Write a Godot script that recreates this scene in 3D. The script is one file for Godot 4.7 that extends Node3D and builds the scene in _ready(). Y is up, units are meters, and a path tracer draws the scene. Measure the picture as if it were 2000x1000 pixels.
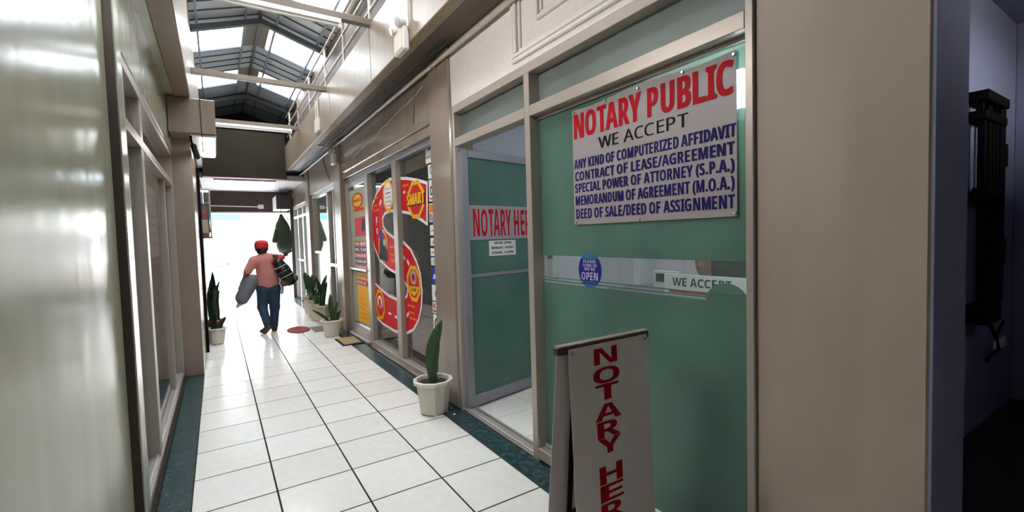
extends Node3D
# A covered shopping passage: glossy painted walls, white tiled floor, skylit metal roof, shopfronts on both sides.

# ------------------------------------------------------------------ mesh builder
class MB:
	var v := PackedVector3Array()
	var n := PackedVector3Array()
	func tri(a: Vector3, b: Vector3, c: Vector3, na: Vector3, nb: Vector3, nc: Vector3) -> void:
		if (b - a).cross(c - a).dot(na + nb + nc) > 0.0:
			v.append(a); v.append(c); v.append(b)
			n.append(na); n.append(nc); n.append(nb)
		else:
			v.append(a); v.append(b); v.append(c)
			n.append(na); n.append(nb); n.append(nc)
	func flat(a: Vector3, b: Vector3, c: Vector3, out: Vector3) -> void:
		var m := (b - a).cross(c - a)
		if m.length_squared() < 1e-18:
			return
		m = m.normalized()
		if m.dot(out) < 0.0:
			m = -m
		tri(a, b, c, m, m, m)
	func quad(a: Vector3, b: Vector3, c: Vector3, d: Vector3, out: Vector3) -> void:
		flat(a, b, c, out)
		flat(a, c, d, out)
	func smooth_quad(a: Vector3, b: Vector3, c: Vector3, d: Vector3, na: Vector3, nb: Vector3, nc: Vector3, nd: Vector3) -> void:
		tri(a, b, c, na, nb, nc)
		tri(a, c, d, na, nc, nd)
	func box(lo: Vector3, hi: Vector3) -> void:
		var c := (lo + hi) * 0.5
		var h := (hi - lo) * 0.5
		for ax in 3:
			for s in [-1.0, 1.0]:
				var u := Vector3.ZERO
				var w := Vector3.ZERO
				var o := Vector3.ZERO
				o[ax] = h[ax] * s
				u[(ax + 1) % 3] = h[(ax + 1) % 3]
				w[(ax + 2) % 3] = h[(ax + 2) % 3]
				quad(c + o - u - w, c + o + u - w, c + o + u + w, c + o - u + w, o)
	func chamfer(h: Vector3, b: float) -> void:
		for ax in 3:
			var i := (ax + 1) % 3
			var j := (ax + 2) % 3
			for s in [-1.0, 1.0]:
				var q := []
				for k in [[-1, -1], [1, -1], [1, 1], [-1, 1]]:
					var p := Vector3.ZERO
					p[ax] = h[ax] * s
					p[i] = (h[i] - b) * k[0]
					p[j] = (h[j] - b) * k[1]
					q.append(p)
				var o := Vector3.ZERO
				o[ax] = s
				quad(q[0], q[1], q[2], q[3], o)
			for si in [-1.0, 1.0]:
				for sj in [-1.0, 1.0]:
					var e := []
					for k in [[0, -1], [1, -1], [1, 1], [0, 1]]:
						var p := Vector3.ZERO
						p[ax] = (h[ax] - b) * k[1]
						p[i] = (h[i] - (b if k[0] == 0 else 0.0)) * si
						p[j] = (h[j] - (0.0 if k[0] == 0 else b)) * sj
						e.append(p)
					var o := Vector3.ZERO
					o[i] = si
					o[j] = sj
					quad(e[0], e[1], e[2], e[3], o)
		for sx in [-1.0, 1.0]:
			for sy in [-1.0, 1.0]:
				for sz in [-1.0, 1.0]:
					var s := Vector3(sx, sy, sz)
					flat(Vector3(h.x * sx, (h.y - b) * sy, (h.z - b) * sz), Vector3((h.x - b) * sx, h.y * sy, (h.z - b) * sz), Vector3((h.x - b) * sx, (h.y - b) * sy, h.z * sz), s)
	func tube(pts: Array, r0: float, r1: float, sides: int) -> void:
		var up := Vector3(0.31, 0.87, 0.38)
		var rings := []
		var norms := []
		for i in pts.size():
			var t: Vector3 = (pts[mini(i + 1, pts.size() - 1)] - pts[maxi(i - 1, 0)]).normalized()
			var a := up.cross(t).normalized()
			if absf(up.dot(t)) > 0.96:
				a = Vector3(1, 0, 0).cross(t).normalized()
			var b := t.cross(a)
			var r := lerpf(r0, r1, float(i) / maxf(1.0, pts.size() - 1.0))
			var ring := []
			var nn := []
			for k in sides:
				var d := a * cos(TAU * k / sides) + b * sin(TAU * k / sides)
				ring.append(pts[i] + d * r)
				nn.append(d)
			rings.append(ring)
			norms.append(nn)
		for i in pts.size() - 1:
			for k in sides:
				var m := (k + 1) % sides
				smooth_quad(rings[i][k], rings[i][m], rings[i + 1][m], rings[i + 1][k], norms[i][k], norms[i][m], norms[i + 1][m], norms[i + 1][k])
		for e in [0, pts.size() - 1]:
			var o: Vector3 = pts[0] - pts[1] if e == 0 else pts[e] - pts[e - 1]
			for k in sides:
				flat(pts[e], rings[e][k], rings[e][(k + 1) % sides], o)
	func lathe(profile: Array, sides: int, faceted: bool, at := Vector3.ZERO, squash := 1.0, phase := 0.0) -> void:
		for i in profile.size() - 1:
			var p: Vector2 = profile[i]
			var q: Vector2 = profile[i + 1]
			var dn := Vector2(q.y - p.y, -(q.x - p.x)).normalized()
			for k in sides:
				var a := TAU * k / sides + phase
				var b := TAU * (k + 1) / sides + phase
				var da := Vector3(cos(a), 0, sin(a) * squash)
				var db := Vector3(cos(b), 0, sin(b) * squash)
				var A := at + da * p.x + Vector3(0, p.y, 0)
				var B := at + db * p.x + Vector3(0, p.y, 0)
				var C := at + db * q.x + Vector3(0, q.y, 0)
				var D := at + da * q.x + Vector3(0, q.y, 0)
				var na := (da * dn.x + Vector3(0, dn.y, 0)).normalized()
				var nb := (db * dn.x + Vector3(0, dn.y, 0)).normalized()
				if faceted:
					na = (na + nb).normalized()
					nb = na
				if p.x > 1e-5:
					tri(A, B, C if q.x > 1e-5 else D, na, nb, nb)
				if q.x > 1e-5:
					tri(A, C, D, na, nb, na)
	func extrude(poly: PackedVector2Array, o: Vector3, u: Vector3, w: Vector3, thick: float) -> void:
		var nn := u.cross(w).normalized()
		var idx := Geometry2D.triangulate_polygon(poly)
		for s in [0.0, 1.0]:
			var lift: Vector3 = nn * thick * s
			var out := nn if s > 0.5 else -nn
			for k in range(0, idx.size(), 3):
				var t := []
				for j in 3:
					var p := poly[idx[k + j]]
					t.append(o + u * p.x + w * p.y + lift)
				flat(t[0], t[1], t[2], out)
		var ccw := not Geometry2D.is_polygon_clockwise(poly)
		for k in poly.size():
			var p := poly[k]
			var q := poly[(k + 1) % poly.size()]
			var side := Vector2(q.y - p.y, p.x - q.x) * (1.0 if ccw else -1.0)
			var A := o + u * p.x + w * p.y
			var B := o + u * q.x + w * q.y
			quad(A, B, B + nn * thick, A + nn * thick, u * side.x + w * side.y)
	func done() -> ArrayMesh:
		var a := []
		a.resize(Mesh.ARRAY_MAX)
		a[Mesh.ARRAY_VERTEX] = v
		a[Mesh.ARRAY_NORMAL] = n
		var m := ArrayMesh.new()
		m.add_surface_from_arrays(Mesh.PRIMITIVE_TRIANGLES, a)
		return m

var M := {}
var taken := {}
var boxes := {}
var rng := RandomNumberGenerator.new()
var font: SystemFont
var thin_font: SystemFont

# ------------------------------------------------------------------ scene helpers
func numbered(called: String) -> String:
	if not taken.has(called):
		taken[called] = 0
		return called
	taken[called] += 1
	return "%s_%03d" % [called, taken[called]]

func thing(called: String, label: String, category: String, at := Vector3.ZERO, group := "", turn := 0.0) -> Node3D:
	var o := Node3D.new()
	o.name = numbered(called)
	add_child(o)
	o.position = at
	o.rotation.y = turn
	o.set_meta("label", label)
	o.set_meta("category", category)
	if group:
		o.set_meta("group", group)
	return o

func setting(called: String, at := Vector3.ZERO) -> Node3D:
	var o := Node3D.new()
	o.name = numbered(called)
	add_child(o)
	o.position = at
	o.set_meta("kind", "structure")
	return o

func off(parent: Node) -> Vector3:
	var p := Vector3.ZERO
	var q := parent
	while q is Node3D and q != self:
		p += q.position
		q = q.get_parent()
	return p

func part(called: String, mesh: Mesh, mat: Material, parent: Node, local := Vector3.ZERO, basis := Basis()) -> MeshInstance3D:
	var o := MeshInstance3D.new()
	o.name = called
	o.mesh = mesh
	o.material_override = mat
	o.transform = Transform3D(basis, local)
	parent.add_child(o, true)
	return o

func cbox(size: Vector3, bevel: float) -> Mesh:
	var key := "%.4f %.4f %.4f %.4f" % [size.x, size.y, size.z, bevel]
	if not boxes.has(key):
		var b := MB.new()
		if bevel > 0.0:
			b.chamfer(size * 0.5, minf(bevel, 0.45 * minf(size.x, minf(size.y, size.z))))
		else:
			b.box(-size * 0.5, size * 0.5)
		boxes[key] = b.done()
	return boxes[key]

# a chamfered box between two corners given in world coordinates (parents are never turned)
func bx(called: String, x0: float, x1: float, y0: float, y1: float, z0: float, z1: float, mat: Material, parent: Node, bevel := 0.003) -> MeshInstance3D:
	var lo := Vector3(minf(x0, x1), minf(y0, y1), minf(z0, z1))
	var hi := Vector3(maxf(x0, x1), maxf(y0, y1), maxf(z0, z1))
	return part(called, cbox(hi - lo, bevel), mat, parent, (lo + hi) * 0.5 - off(parent))

# mesh given in world coordinates
func put(called: String, b: MB, mat: Material, parent: Node) -> MeshInstance3D:
	var o := off(parent)
	for i in b.v.size():
		b.v[i] -= o
	return part(called, b.done(), mat, parent)

func pipe(called: String, pts: Array, r: float, mat: Material, parent: Node, sides := 8, r1 := -1.0) -> MeshInstance3D:
	var b := MB.new()
	b.tube(pts, r, r if r1 < 0.0 else r1, sides)
	return put(called, b, mat, parent)

# lettering that fills the box w by h, o is its lower left corner, u to the right, w_ up
func lettering(txt: String, o: Vector3, u: Vector3, up: Vector3, w: float, h: float, mat: Material, parent: Node, called := "lettering", heavy := 0.0, thin := false) -> MeshInstance3D:
	var tm := TextMesh.new()
	tm.text = txt
	tm.font = thin_font if thin else font
	tm.font_size = 24
	tm.pixel_size = 0.01
	tm.depth = 0.0
	tm.curve_step = 1.0
	var arr := tm.surface_get_arrays(0)
	var vs: PackedVector3Array = arr[Mesh.ARRAY_VERTEX]
	var idx = arr[Mesh.ARRAY_INDEX]
	var lo := Vector3(1e9, 1e9, 0)
	var hi := -lo
	for p in vs:
		lo = lo.min(p)
		hi = hi.max(p)
	var nn := u.cross(up).normalized()
	var cnt: int = idx.size() if idx != null else vs.size()
	# where each word ends, so that every word is a part of its own
	var ends := []
	var use: SystemFont = thin_font if thin else font
	for k in txt.length():
		if txt[k] == " " and k > 0 and txt[k - 1] != " ":
			ends.append((use.get_string_size(txt.substr(0, k), HORIZONTAL_ALIGNMENT_LEFT, -1, 24).x + use.get_string_size(txt.substr(0, k + 1), HORIZONTAL_ALIGNMENT_LEFT, -1, 24).x) * 0.5 / use.get_string_size(txt, HORIZONTAL_ALIGNMENT_LEFT, -1, 24).x)
	ends.append(2.0)
	var words := []
	for k in ends.size():
		words.append(MB.new())
	for shift in ([0.0, heavy, 2.0 * heavy] if heavy > 0.0 else [0.0]):
		for k in range(0, cnt, 3):
			var t := []
			var cx := 0.0
			for j in 3:
				var p: Vector3 = vs[idx[k + j]] if idx != null else vs[k + j]
				var fx := (p.x - lo.x) / (hi.x - lo.x)
				cx += fx / 3.0
				t.append(o + u * (shift + fx * (w - 2.0 * heavy)) + up * ((p.y - lo.y) / (hi.y - lo.y) * h) + nn * (0.0008 + shift * 0.01))
			var q := 0
			while cx > ends[q]:
				q += 1
			words[q].flat(t[0], t[1], t[2], nn)
	var made: MeshInstance3D
	for wd in words:
		if wd.v.size():
			made = put(called, wd, mat, parent)
	return made

const RU := Vector3(0, 0, 1)   # to the right on the right-hand wall
const UP := Vector3(0, 1, 0)

func text_right(txt: String, x: float, z0: float, z1: float, y0: float, y1: float, mat: Material, parent: Node, heavy := 0.0, thin := false) -> MeshInstance3D:
	return lettering(txt, Vector3(x, y0, z0), RU, UP, z1 - z0, y1 - y0, mat, parent, "lettering", heavy, thin)

# flat sheet on the right-hand wall from a polygon of (z, y)
func sheet(called: String, poly: PackedVector2Array, x: float, thick: float, mat: Material, parent: Node) -> MeshInstance3D:
	var b := MB.new()
	b.extrude(poly, Vector3(x, 0, 0), RU, UP, thick)
	return put(called, b, mat, parent)

func octagon(c: Vector2, r: Vector2, sides := 8, phase := 0.3927) -> PackedVector2Array:
	var p := PackedVector2Array()
	for k in sides:
		p.append(c + Vector2(cos(TAU * k / sides + phase) * r.x, sin(TAU * k / sides + phase) * r.y))
	return p

# short words: one part per letter
func letters_right(txt: String, x: float, z0: float, z1: float, y0: float, y1: float, m: Material, parent: Node) -> void:
	var step := (z1 - z0) / txt.length()
	for k in txt.length():
		text_right(txt[k], x, z0 + step * (k + 0.05), z0 + step * (k + 0.95), y0, y1, m, parent)

func rect(z0: float, z1: float, y0: float, y1: float) -> PackedVector2Array:
	return PackedVector2Array([Vector2(z0, y0), Vector2(z1, y0), Vector2(z1, y1), Vector2(z0, y1)])

# ------------------------------------------------------------------ materials
func noise_tex(freq: float, lo: float, hi: float, sd: int, octaves := 4, size := 512, stretch := 1.0) -> NoiseTexture2D:
	var f := FastNoiseLite.new()
	f.noise_type = FastNoiseLite.TYPE_SIMPLEX_SMOOTH
	f.frequency = freq
	f.fractal_octaves = octaves
	f.seed = sd
	var t := NoiseTexture2D.new()
	t.width = size
	t.height = size
	t.seamless = true
	t.noise = f
	var g := Gradient.new()
	g.set_color(0, Color(lo, lo, lo))
	g.set_color(1, Color(hi, hi, hi))
	t.color_ramp = g
	return t

func mat(called: String, c: Color, rough := 0.6, metal := 0.0, spec := 0.5) -> StandardMaterial3D:
	var m := StandardMaterial3D.new()
	m.resource_name = called
	m.albedo_color = c
	m.roughness = rough
	m.metallic = metal
	m.metallic_specular = spec
	M[called] = m
	return m

func tri_world(m: StandardMaterial3D, s: Vector3) -> void:
	m.uv1_triplanar = true
	m.uv1_world_triplanar = true
	m.uv1_scale = s

func make_materials() -> void:
	var blotch := noise_tex(0.006, 0.93, 1.0, 3, 3)
	var fine := noise_tex(0.03, 0.965, 1.0, 7)
	var bump := noise_tex(0.008, 0.0, 1.0, 11, 2)
	var roughn := noise_tex(0.01, 0.8, 1.0, 13, 3)
	# glossy enamel paint on plaster, brushed on in upright strokes
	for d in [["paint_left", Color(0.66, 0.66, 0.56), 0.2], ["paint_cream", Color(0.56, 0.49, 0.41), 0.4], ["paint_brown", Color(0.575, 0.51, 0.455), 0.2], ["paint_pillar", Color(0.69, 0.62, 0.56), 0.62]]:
		var m := mat(d[0], d[1], d[2])
		m.albedo_texture = blotch
		m.roughness_texture = roughn
		m.heightmap_enabled = true
		m.heightmap_texture = bump
		m.heightmap_scale = 0.10
		tri_world(m, Vector3(0.9, 0.3, 0.9))
	var wp := mat("white_panel", Color(0.92, 0.895, 0.88), 0.22)
	wp.albedo_texture = fine
	tri_world(wp, Vector3(0.8, 0.8, 0.8))
	mat("dark_brown", Color(0.25, 0.20, 0.17), 0.5)
	mat("brown_wall", Color(0.32, 0.27, 0.24), 0.6)
	var bd := mat("beam_dull", Color(0.20, 0.18, 0.145), 0.75)
	bd.metallic_specular = 0.2
	bd.albedo_texture = blotch
	tri_world(bd, Vector3(0.6, 0.6, 0.6))
	mat("header_dark", Color(0.27, 0.22, 0.21), 0.75)
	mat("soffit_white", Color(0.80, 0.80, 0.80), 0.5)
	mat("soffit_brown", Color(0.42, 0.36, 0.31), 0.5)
	# floor
	for k in 3:
		var t := mat("tile_%d" % k, [Color(0.90, 0.885, 0.845), Color(0.885, 0.87, 0.83), Color(0.91, 0.895, 0.86)][k], 0.2, 0.0, 0.42)
		t.albedo_texture = fine
		t.roughness_texture = roughn
		tri_world(t, Vector3(0.7, 0.7, 0.7))
	mat("grout", Color(0.22, 0.195, 0.17), 0.95, 0.0, 0.1)
	var gm := NoiseTexture2D.new()
	var gn := FastNoiseLite.new()
	gn.frequency = 0.018
	gn.seed = 21
	gn.domain_warp_enabled = true
	gn.domain_warp_amplitude = 40.0
	gm.noise = gn
	gm.seamless = true
	var gg := Gradient.new()
	gg.set_color(0, Color(0.11, 0.19, 0.20))
	gg.set_color(1, Color(0.26, 0.36, 0.37))
	gg.add_point(0.55, Color(0.17, 0.26, 0.27))
	gm.color_ramp = gg
	var green := mat("green_marble", Color(1, 1, 1), 0.22)
	green.albedo_texture = gm
	tri_world(green, Vector3(1.6, 1.6, 1.6))
	# metals
	var al := mat("aluminium", Color(0.66, 0.62, 0.58), 0.38, 0.25)
	al.roughness_texture = roughn
	tri_world(al, Vector3(1, 1, 1))
	mat("aluminium_grey", Color(0.55, 0.54, 0.56), 0.42, 0.25)
	mat("aluminium_bright", Color(0.78, 0.78, 0.77), 0.35, 0.5)
	mat("roof_metal", Color(0.68, 0.73, 0.77), 0.45)
	mat("roof_metal_pale", Color(0.73, 0.77, 0.80), 0.45)
	mat("rib_lap_shadow", Color(0.24, 0.27, 0.30), 0.6)  # dark rib colour stands in for the shadow at the sheet laps
	mat("purlin", Color(0.48, 0.52, 0.58), 0.5)
	mat("rafter", Color(0.33, 0.36, 0.37), 0.5)
	mat("ridge_cap", Color(0.47, 0.45, 0.41), 0.6)
	mat("tie_beam", Color(0.42, 0.37, 0.31), 0.5)
	mat("rail_paint", Color(0.72, 0.68, 0.62), 0.4)
	mat("white_plastic", Color(0.84, 0.83, 0.80), 0.4)
	mat("cream_plastic", Color(0.80, 0.77, 0.70), 0.45)
	mat("black_metal", Color(0.045, 0.04, 0.045), 0.75, 0.0, 0.25)
	mat("black_plastic", Color(0.05, 0.05, 0.05), 0.5)
	mat("cable", Color(0.12, 0.11, 0.11), 0.6)
	mat("rubber", Color(0.05, 0.05, 0.05), 0.8)
	mat("glass_dark_plate", Color(0.12, 0.13, 0.13), 0.2)
	# glass
	var cg := mat("clear_glass", Color(0.72, 0.82, 0.79, 0.07), 0.03)
	cg.transparency = BaseMaterial3D.TRANSPARENCY_ALPHA
	var sg := mat("shop_glass", Color(0.30, 0.36, 0.33, 0.13), 0.03)
	sg.transparency = BaseMaterial3D.TRANSPARENCY_ALPHA
	var lg := mat("left_glass", Color(0.30, 0.36, 0.32, 0.14), 0.04)
	lg.transparency = BaseMaterial3D.TRANSPARENCY_ALPHA
	var sk := mat("skylight_sheet", Color(0.92, 0.95, 0.95, 0.22), 0.1)
	sk.transparency = BaseMaterial3D.TRANSPARENCY_ALPHA
	var film := mat("frosted_film", Color(0.40, 0.545, 0.485, 0.80), 0.28)
	film.transparency = BaseMaterial3D.TRANSPARENCY_ALPHA
	film.backlight_enabled = true
	film.backlight = Color(0.40, 0.60, 0.58)
	var filmt := noise_tex(0.006, 0.86, 1.0, 31, 2)
	film.albedo_texture = filmt
	tri_world(film, Vector3(0.5, 0.5, 0.5))
	var film2 := mat("frosted_film_grey", Color(0.50, 0.54, 0.53, 0.94), 0.3)
	film2.transparency = BaseMaterial3D.TRANSPARENCY_ALPHA
	film2.backlight_enabled = true
	film2.backlight = Color(0.45, 0.48, 0.50)
	film2.albedo_texture = filmt
	tri_world(film2, Vector3(0.5, 0.5, 0.5))
	var ff := mat("frosted_white", Color(0.80, 0.86, 0.86, 0.9), 0.3)
	ff.transparency = BaseMaterial3D.TRANSPARENCY_ALPHA
	ff.albedo_texture = fine
	var pl := mat("thin_plastic", Color(0.80, 0.82, 0.85, 0.16), 0.2)
	pl.transparency = BaseMaterial3D.TRANSPARENCY_ALPHA
	# print
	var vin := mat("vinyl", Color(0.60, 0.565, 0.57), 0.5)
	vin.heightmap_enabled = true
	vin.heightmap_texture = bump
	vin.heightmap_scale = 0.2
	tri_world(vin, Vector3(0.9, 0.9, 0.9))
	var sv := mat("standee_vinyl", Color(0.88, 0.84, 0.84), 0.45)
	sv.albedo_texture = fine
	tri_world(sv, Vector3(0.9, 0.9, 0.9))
	mat("ink_red", Color(0.70, 0.07, 0.12), 0.5)
	mat("ink_deep_red", Color(0.62, 0.04, 0.10), 0.5)
	mat("ink_blue", Color(0.12, 0.10, 0.36), 0.5)
	mat("ink_black", Color(0.09, 0.07, 0.08), 0.5)
	mat("decal_red", Color(0.80, 0.14, 0.17), 0.35)
	mat("decal_white", Color(0.90, 0.88, 0.86), 0.4)
	mat("decal_yellow", Color(0.92, 0.68, 0.08), 0.4)
	mat("decal_navy", Color(0.08, 0.14, 0.30), 0.4)
	mat("decal_blue", Color(0.10, 0.22, 0.62), 0.4)
	mat("decal_teal", Color(0.10, 0.50, 0.55), 0.4)
	mat("decal_orange", Color(0.93, 0.50, 0.10), 0.4)
	mat("decal_grey", Color(0.62, 0.62, 0.62), 0.4)
	for q in ["ink_red", "ink_deep_red", "ink_blue", "ink_black", "decal_red", "decal_white", "decal_yellow", "decal_navy", "decal_blue", "decal_teal", "decal_orange", "decal_grey"]:
		M[q].metallic_specular = 0.2
		M[q].roughness = 0.6
	mat("paper", Color(0.84, 0.82, 0.80), 0.8)
	mat("badge_purple", Color(0.15, 0.11, 0.47), 0.4)
	mat("badge_teal", Color(0.20, 0.42, 0.55), 0.4)
	mat("badge_print", Color(0.70, 0.72, 0.82), 0.4)
	# plants
	var leaf := mat("leaf", Color(1, 1, 1), 0.4)
	var lt := NoiseTexture2D.new()
	var ln := FastNoiseLite.new()
	ln.frequency = 0.03
	ln.seed = 5
	lt.noise = ln
	lt.seamless = true
	var lgr := Gradient.new()
	lgr.set_color(0, Color(0.08, 0.16, 0.09))
	lgr.set_color(1, Color(0.30, 0.40, 0.24))
	lt.color_ramp = lgr
	leaf.albedo_texture = lt
	leaf.uv1_triplanar = true
	leaf.uv1_scale = Vector3(1.2, 9, 1.2)
	leaf.backlight_enabled = true
	leaf.backlight = Color(0.2, 0.3, 0.12)
	mat("leaf_light", Color(0.32, 0.45, 0.20), 0.45)
	mat("leaf_dark", Color(0.10, 0.19, 0.13), 0.45)
	var pot := mat("pot_white", Color(0.83, 0.81, 0.75), 0.45)
	pot.albedo_texture = fine
	tri_world(pot, Vector3(2, 2, 2))
	mat("pot_cream", Color(0.80, 0.74, 0.64), 0.5)
	mat("pot_red", Color(0.62, 0.26, 0.17), 0.6)
	mat("soil", Color(0.14, 0.10, 0.08), 0.95)
	# mats
	var rm := mat("red_mat", Color(0.52, 0.14, 0.16), 0.95)
	rm.heightmap_enabled = true
	rm.heightmap_texture = fine
	rm.heightmap_scale = 0.6
	tri_world(rm, Vector3(6, 6, 6))
	mat("tan_mat", Color(0.62, 0.52, 0.38), 0.95)
	mat("grey_mat", Color(0.40, 0.37, 0.33), 0.95)
	# person
	mat("skin", Color(0.52, 0.33, 0.26), 0.55)
	mat("shirt", Color(0.72, 0.47, 0.43), 0.85)
	mat("jeans", Color(0.11, 0.21, 0.29), 0.85)
	mat("cap", Color(0.74, 0.10, 0.16), 0.7)
	mat("hair", Color(0.06, 0.045, 0.045), 0.6)
	mat("shoe", Color(0.17, 0.12, 0.11), 0.6)
	mat("shoe_sole", Color(0.30, 0.23, 0.20), 0.8)
	mat("sack_dark", Color(0.10, 0.10, 0.09), 0.35)
	mat("sack_brown", Color(0.32, 0.28, 0.22), 0.4)
	mat("bundle_grey", Color(0.22, 0.235, 0.255), 0.5)
	mat("cloth_red", Color(0.72, 0.16, 0.19), 0.8)
	mat("coat_green", Color(0.20, 0.24, 0.16), 0.75)
	mat("coat_dark", Color(0.07, 0.08, 0.10), 0.7)
	# rooms
	mat("office_wall", Color(0.72, 0.72, 0.74), 0.8)
	mat("office_grey", Color(0.40, 0.41, 0.42), 0.8)
	mat("shop_wall", Color(0.60, 0.62, 0.52), 0.8)
	mat("red_floor", Color(0.60, 0.24, 0.24), 0.6)
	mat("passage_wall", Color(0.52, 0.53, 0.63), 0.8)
	mat("passage_floor", Color(0.16, 0.15, 0.15), 0.8)
	mat("desk_white", Color(0.78, 0.77, 0.74), 0.5)
	mat("screen_black", Color(0.06, 0.06, 0.07), 0.4)
	mat("shirt_blue", Color(0.45, 0.50, 0.62), 0.8)
	mat("extinguisher_red", Color(0.55, 0.07, 0.07), 0.35)
	mat("label_cream", Color(0.75, 0.70, 0.55), 0.7)
	# street
	mat("pavement", Color(0.66, 0.65, 0.63), 0.85)
	mat("asphalt", Color(0.45, 0.45, 0.45), 0.9)
	mat("facade", Color(0.86, 0.85, 0.83), 0.8)
	mat("awning_teal", Color(0.06, 0.47, 0.46), 0.6)
	mat("tree_green", Color(0.16, 0.34, 0.16), 0.7)
	mat("bark", Color(0.30, 0.24, 0.18), 0.9)
	mat("window_dark", Color(0.70, 0.72, 0.74), 0.4)
	mat("chrome", Color(0.75, 0.75, 0.76), 0.2, 0.9)
	mat("motor_red", Color(0.42, 0.10, 0.10), 0.35)
	# lamps
	var tube := mat("lit_diffuser", Color(0.95, 0.95, 0.95), 0.5)
	tube.emission_enabled = true
	tube.emission = Color(1.0, 1.0, 1.0)
	tube.emission_energy_multiplier = 1.6
	var tube2 := mat("lit_tube", Color(0.95, 0.95, 0.95), 0.5)
	tube2.emission_enabled = true
	tube2.emission = Color(0.86, 0.95, 1.0)
	tube2.emission_energy_multiplier = 9.0
	var bulb := mat("lit_bulb", Color(0.95, 0.95, 0.95), 0.5)
	bulb.emission_enabled = true
	bulb.emission = Color(0.90, 0.97, 1.0)
	bulb.emission_energy_multiplier = 40.0

# ------------------------------------------------------------------ entry
func _ready() -> void:
	rng.seed = 7
	# camera
	var cam := Camera3D.new()
	cam.name = "camera"
	cam.fov = 58.66
	cam.near = 0.05
	cam.far = 200.0
	add_child(cam)
	cam.position = Vector3(0, 1.543, 0)
	cam.rotation = Vector3(deg_to_rad(-2.57), deg_to_rad(-32.84), deg_to_rad(-1.65))
	cam.current = true
	# bright overcast sky, exposure
	var env := Environment.new()
	env.background_mode = Environment.BG_SKY
	env.tonemap_mode = Environment.TONE_MAPPER_LINEAR
	env.tonemap_exposure = 1.6
	var sky := Sky.new()
	var sm := ProceduralSkyMaterial.new()
	sm.sky_top_color = Color(0.93, 0.96, 1.0)
	sm.sky_horizon_color = Color(1.0, 1.0, 0.99)
	sm.ground_horizon_color = Color(0.75, 0.74, 0.72)
	sm.ground_bottom_color = Color(0.6, 0.59, 0.57)
	sm.energy_multiplier = 1.0
	sky.sky_material = sm
	env.sky = sky
	env.background_energy_multiplier = 22.0
	env.sdfgi_enabled = true
	env.ssao_enabled = true
	env.ssil_enabled = true
	var we := WorldEnvironment.new()
	we.name = "environment"
	we.environment = env
	add_child(we)
	font = SystemFont.new()
	font.font_names = PackedStringArray(["Droid Sans"])
	font.font_weight = 700
	thin_font = SystemFont.new()
	thin_font.font_names = PackedStringArray(["Droid Sans"])
	make_materials()
	build_floor()
	build_right_wall()
	build_left_wall()
	build_roof()
	build_far_end()
	build_street()
	build_notary_front()
	build_sticker_shop()
	build_far_shops()
	build_left_front()
	build_side_passage()
	build_office()
	build_upper_details()
	build_plants()
	build_mats()
	build_standee()
	build_person()
	build_end_things()

# ------------------------------------------------------------------ floor
const COLS := [-0.203, 0.241, 0.691, 1.141, 1.591]
const ROW0 := -2.676
const ROWD := 0.458

func build_floor() -> void:
	var f := setting("floor")
	bx("slab", -0.5, 1.86, -0.2, -0.0015, 3.0, -14.62, M.grout, f, 0.0)
	for r in range(-11, 26):
		var za := ROW0 - ROWD * r - 0.0055
		var zb := ROW0 - ROWD * (r + 1) + 0.0055
		for c in 4:
			bx("tile", COLS[c] + 0.005, COLS[c + 1] - 0.005, -0.02, 0.0, za, zb, M["tile_%d" % rng.randi_range(0, 2)], f, 0.0015)
		bx("border_tile", 1.5935, 1.775, -0.02, 0.0, za - 0.06, zb - 0.062, M.green_marble, f, 0.0012)
		bx("border_tile", -0.385, -0.2055, -0.02, 0.0, za - 0.1, zb - 0.102, M.green_marble, f, 0.0012)

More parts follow.
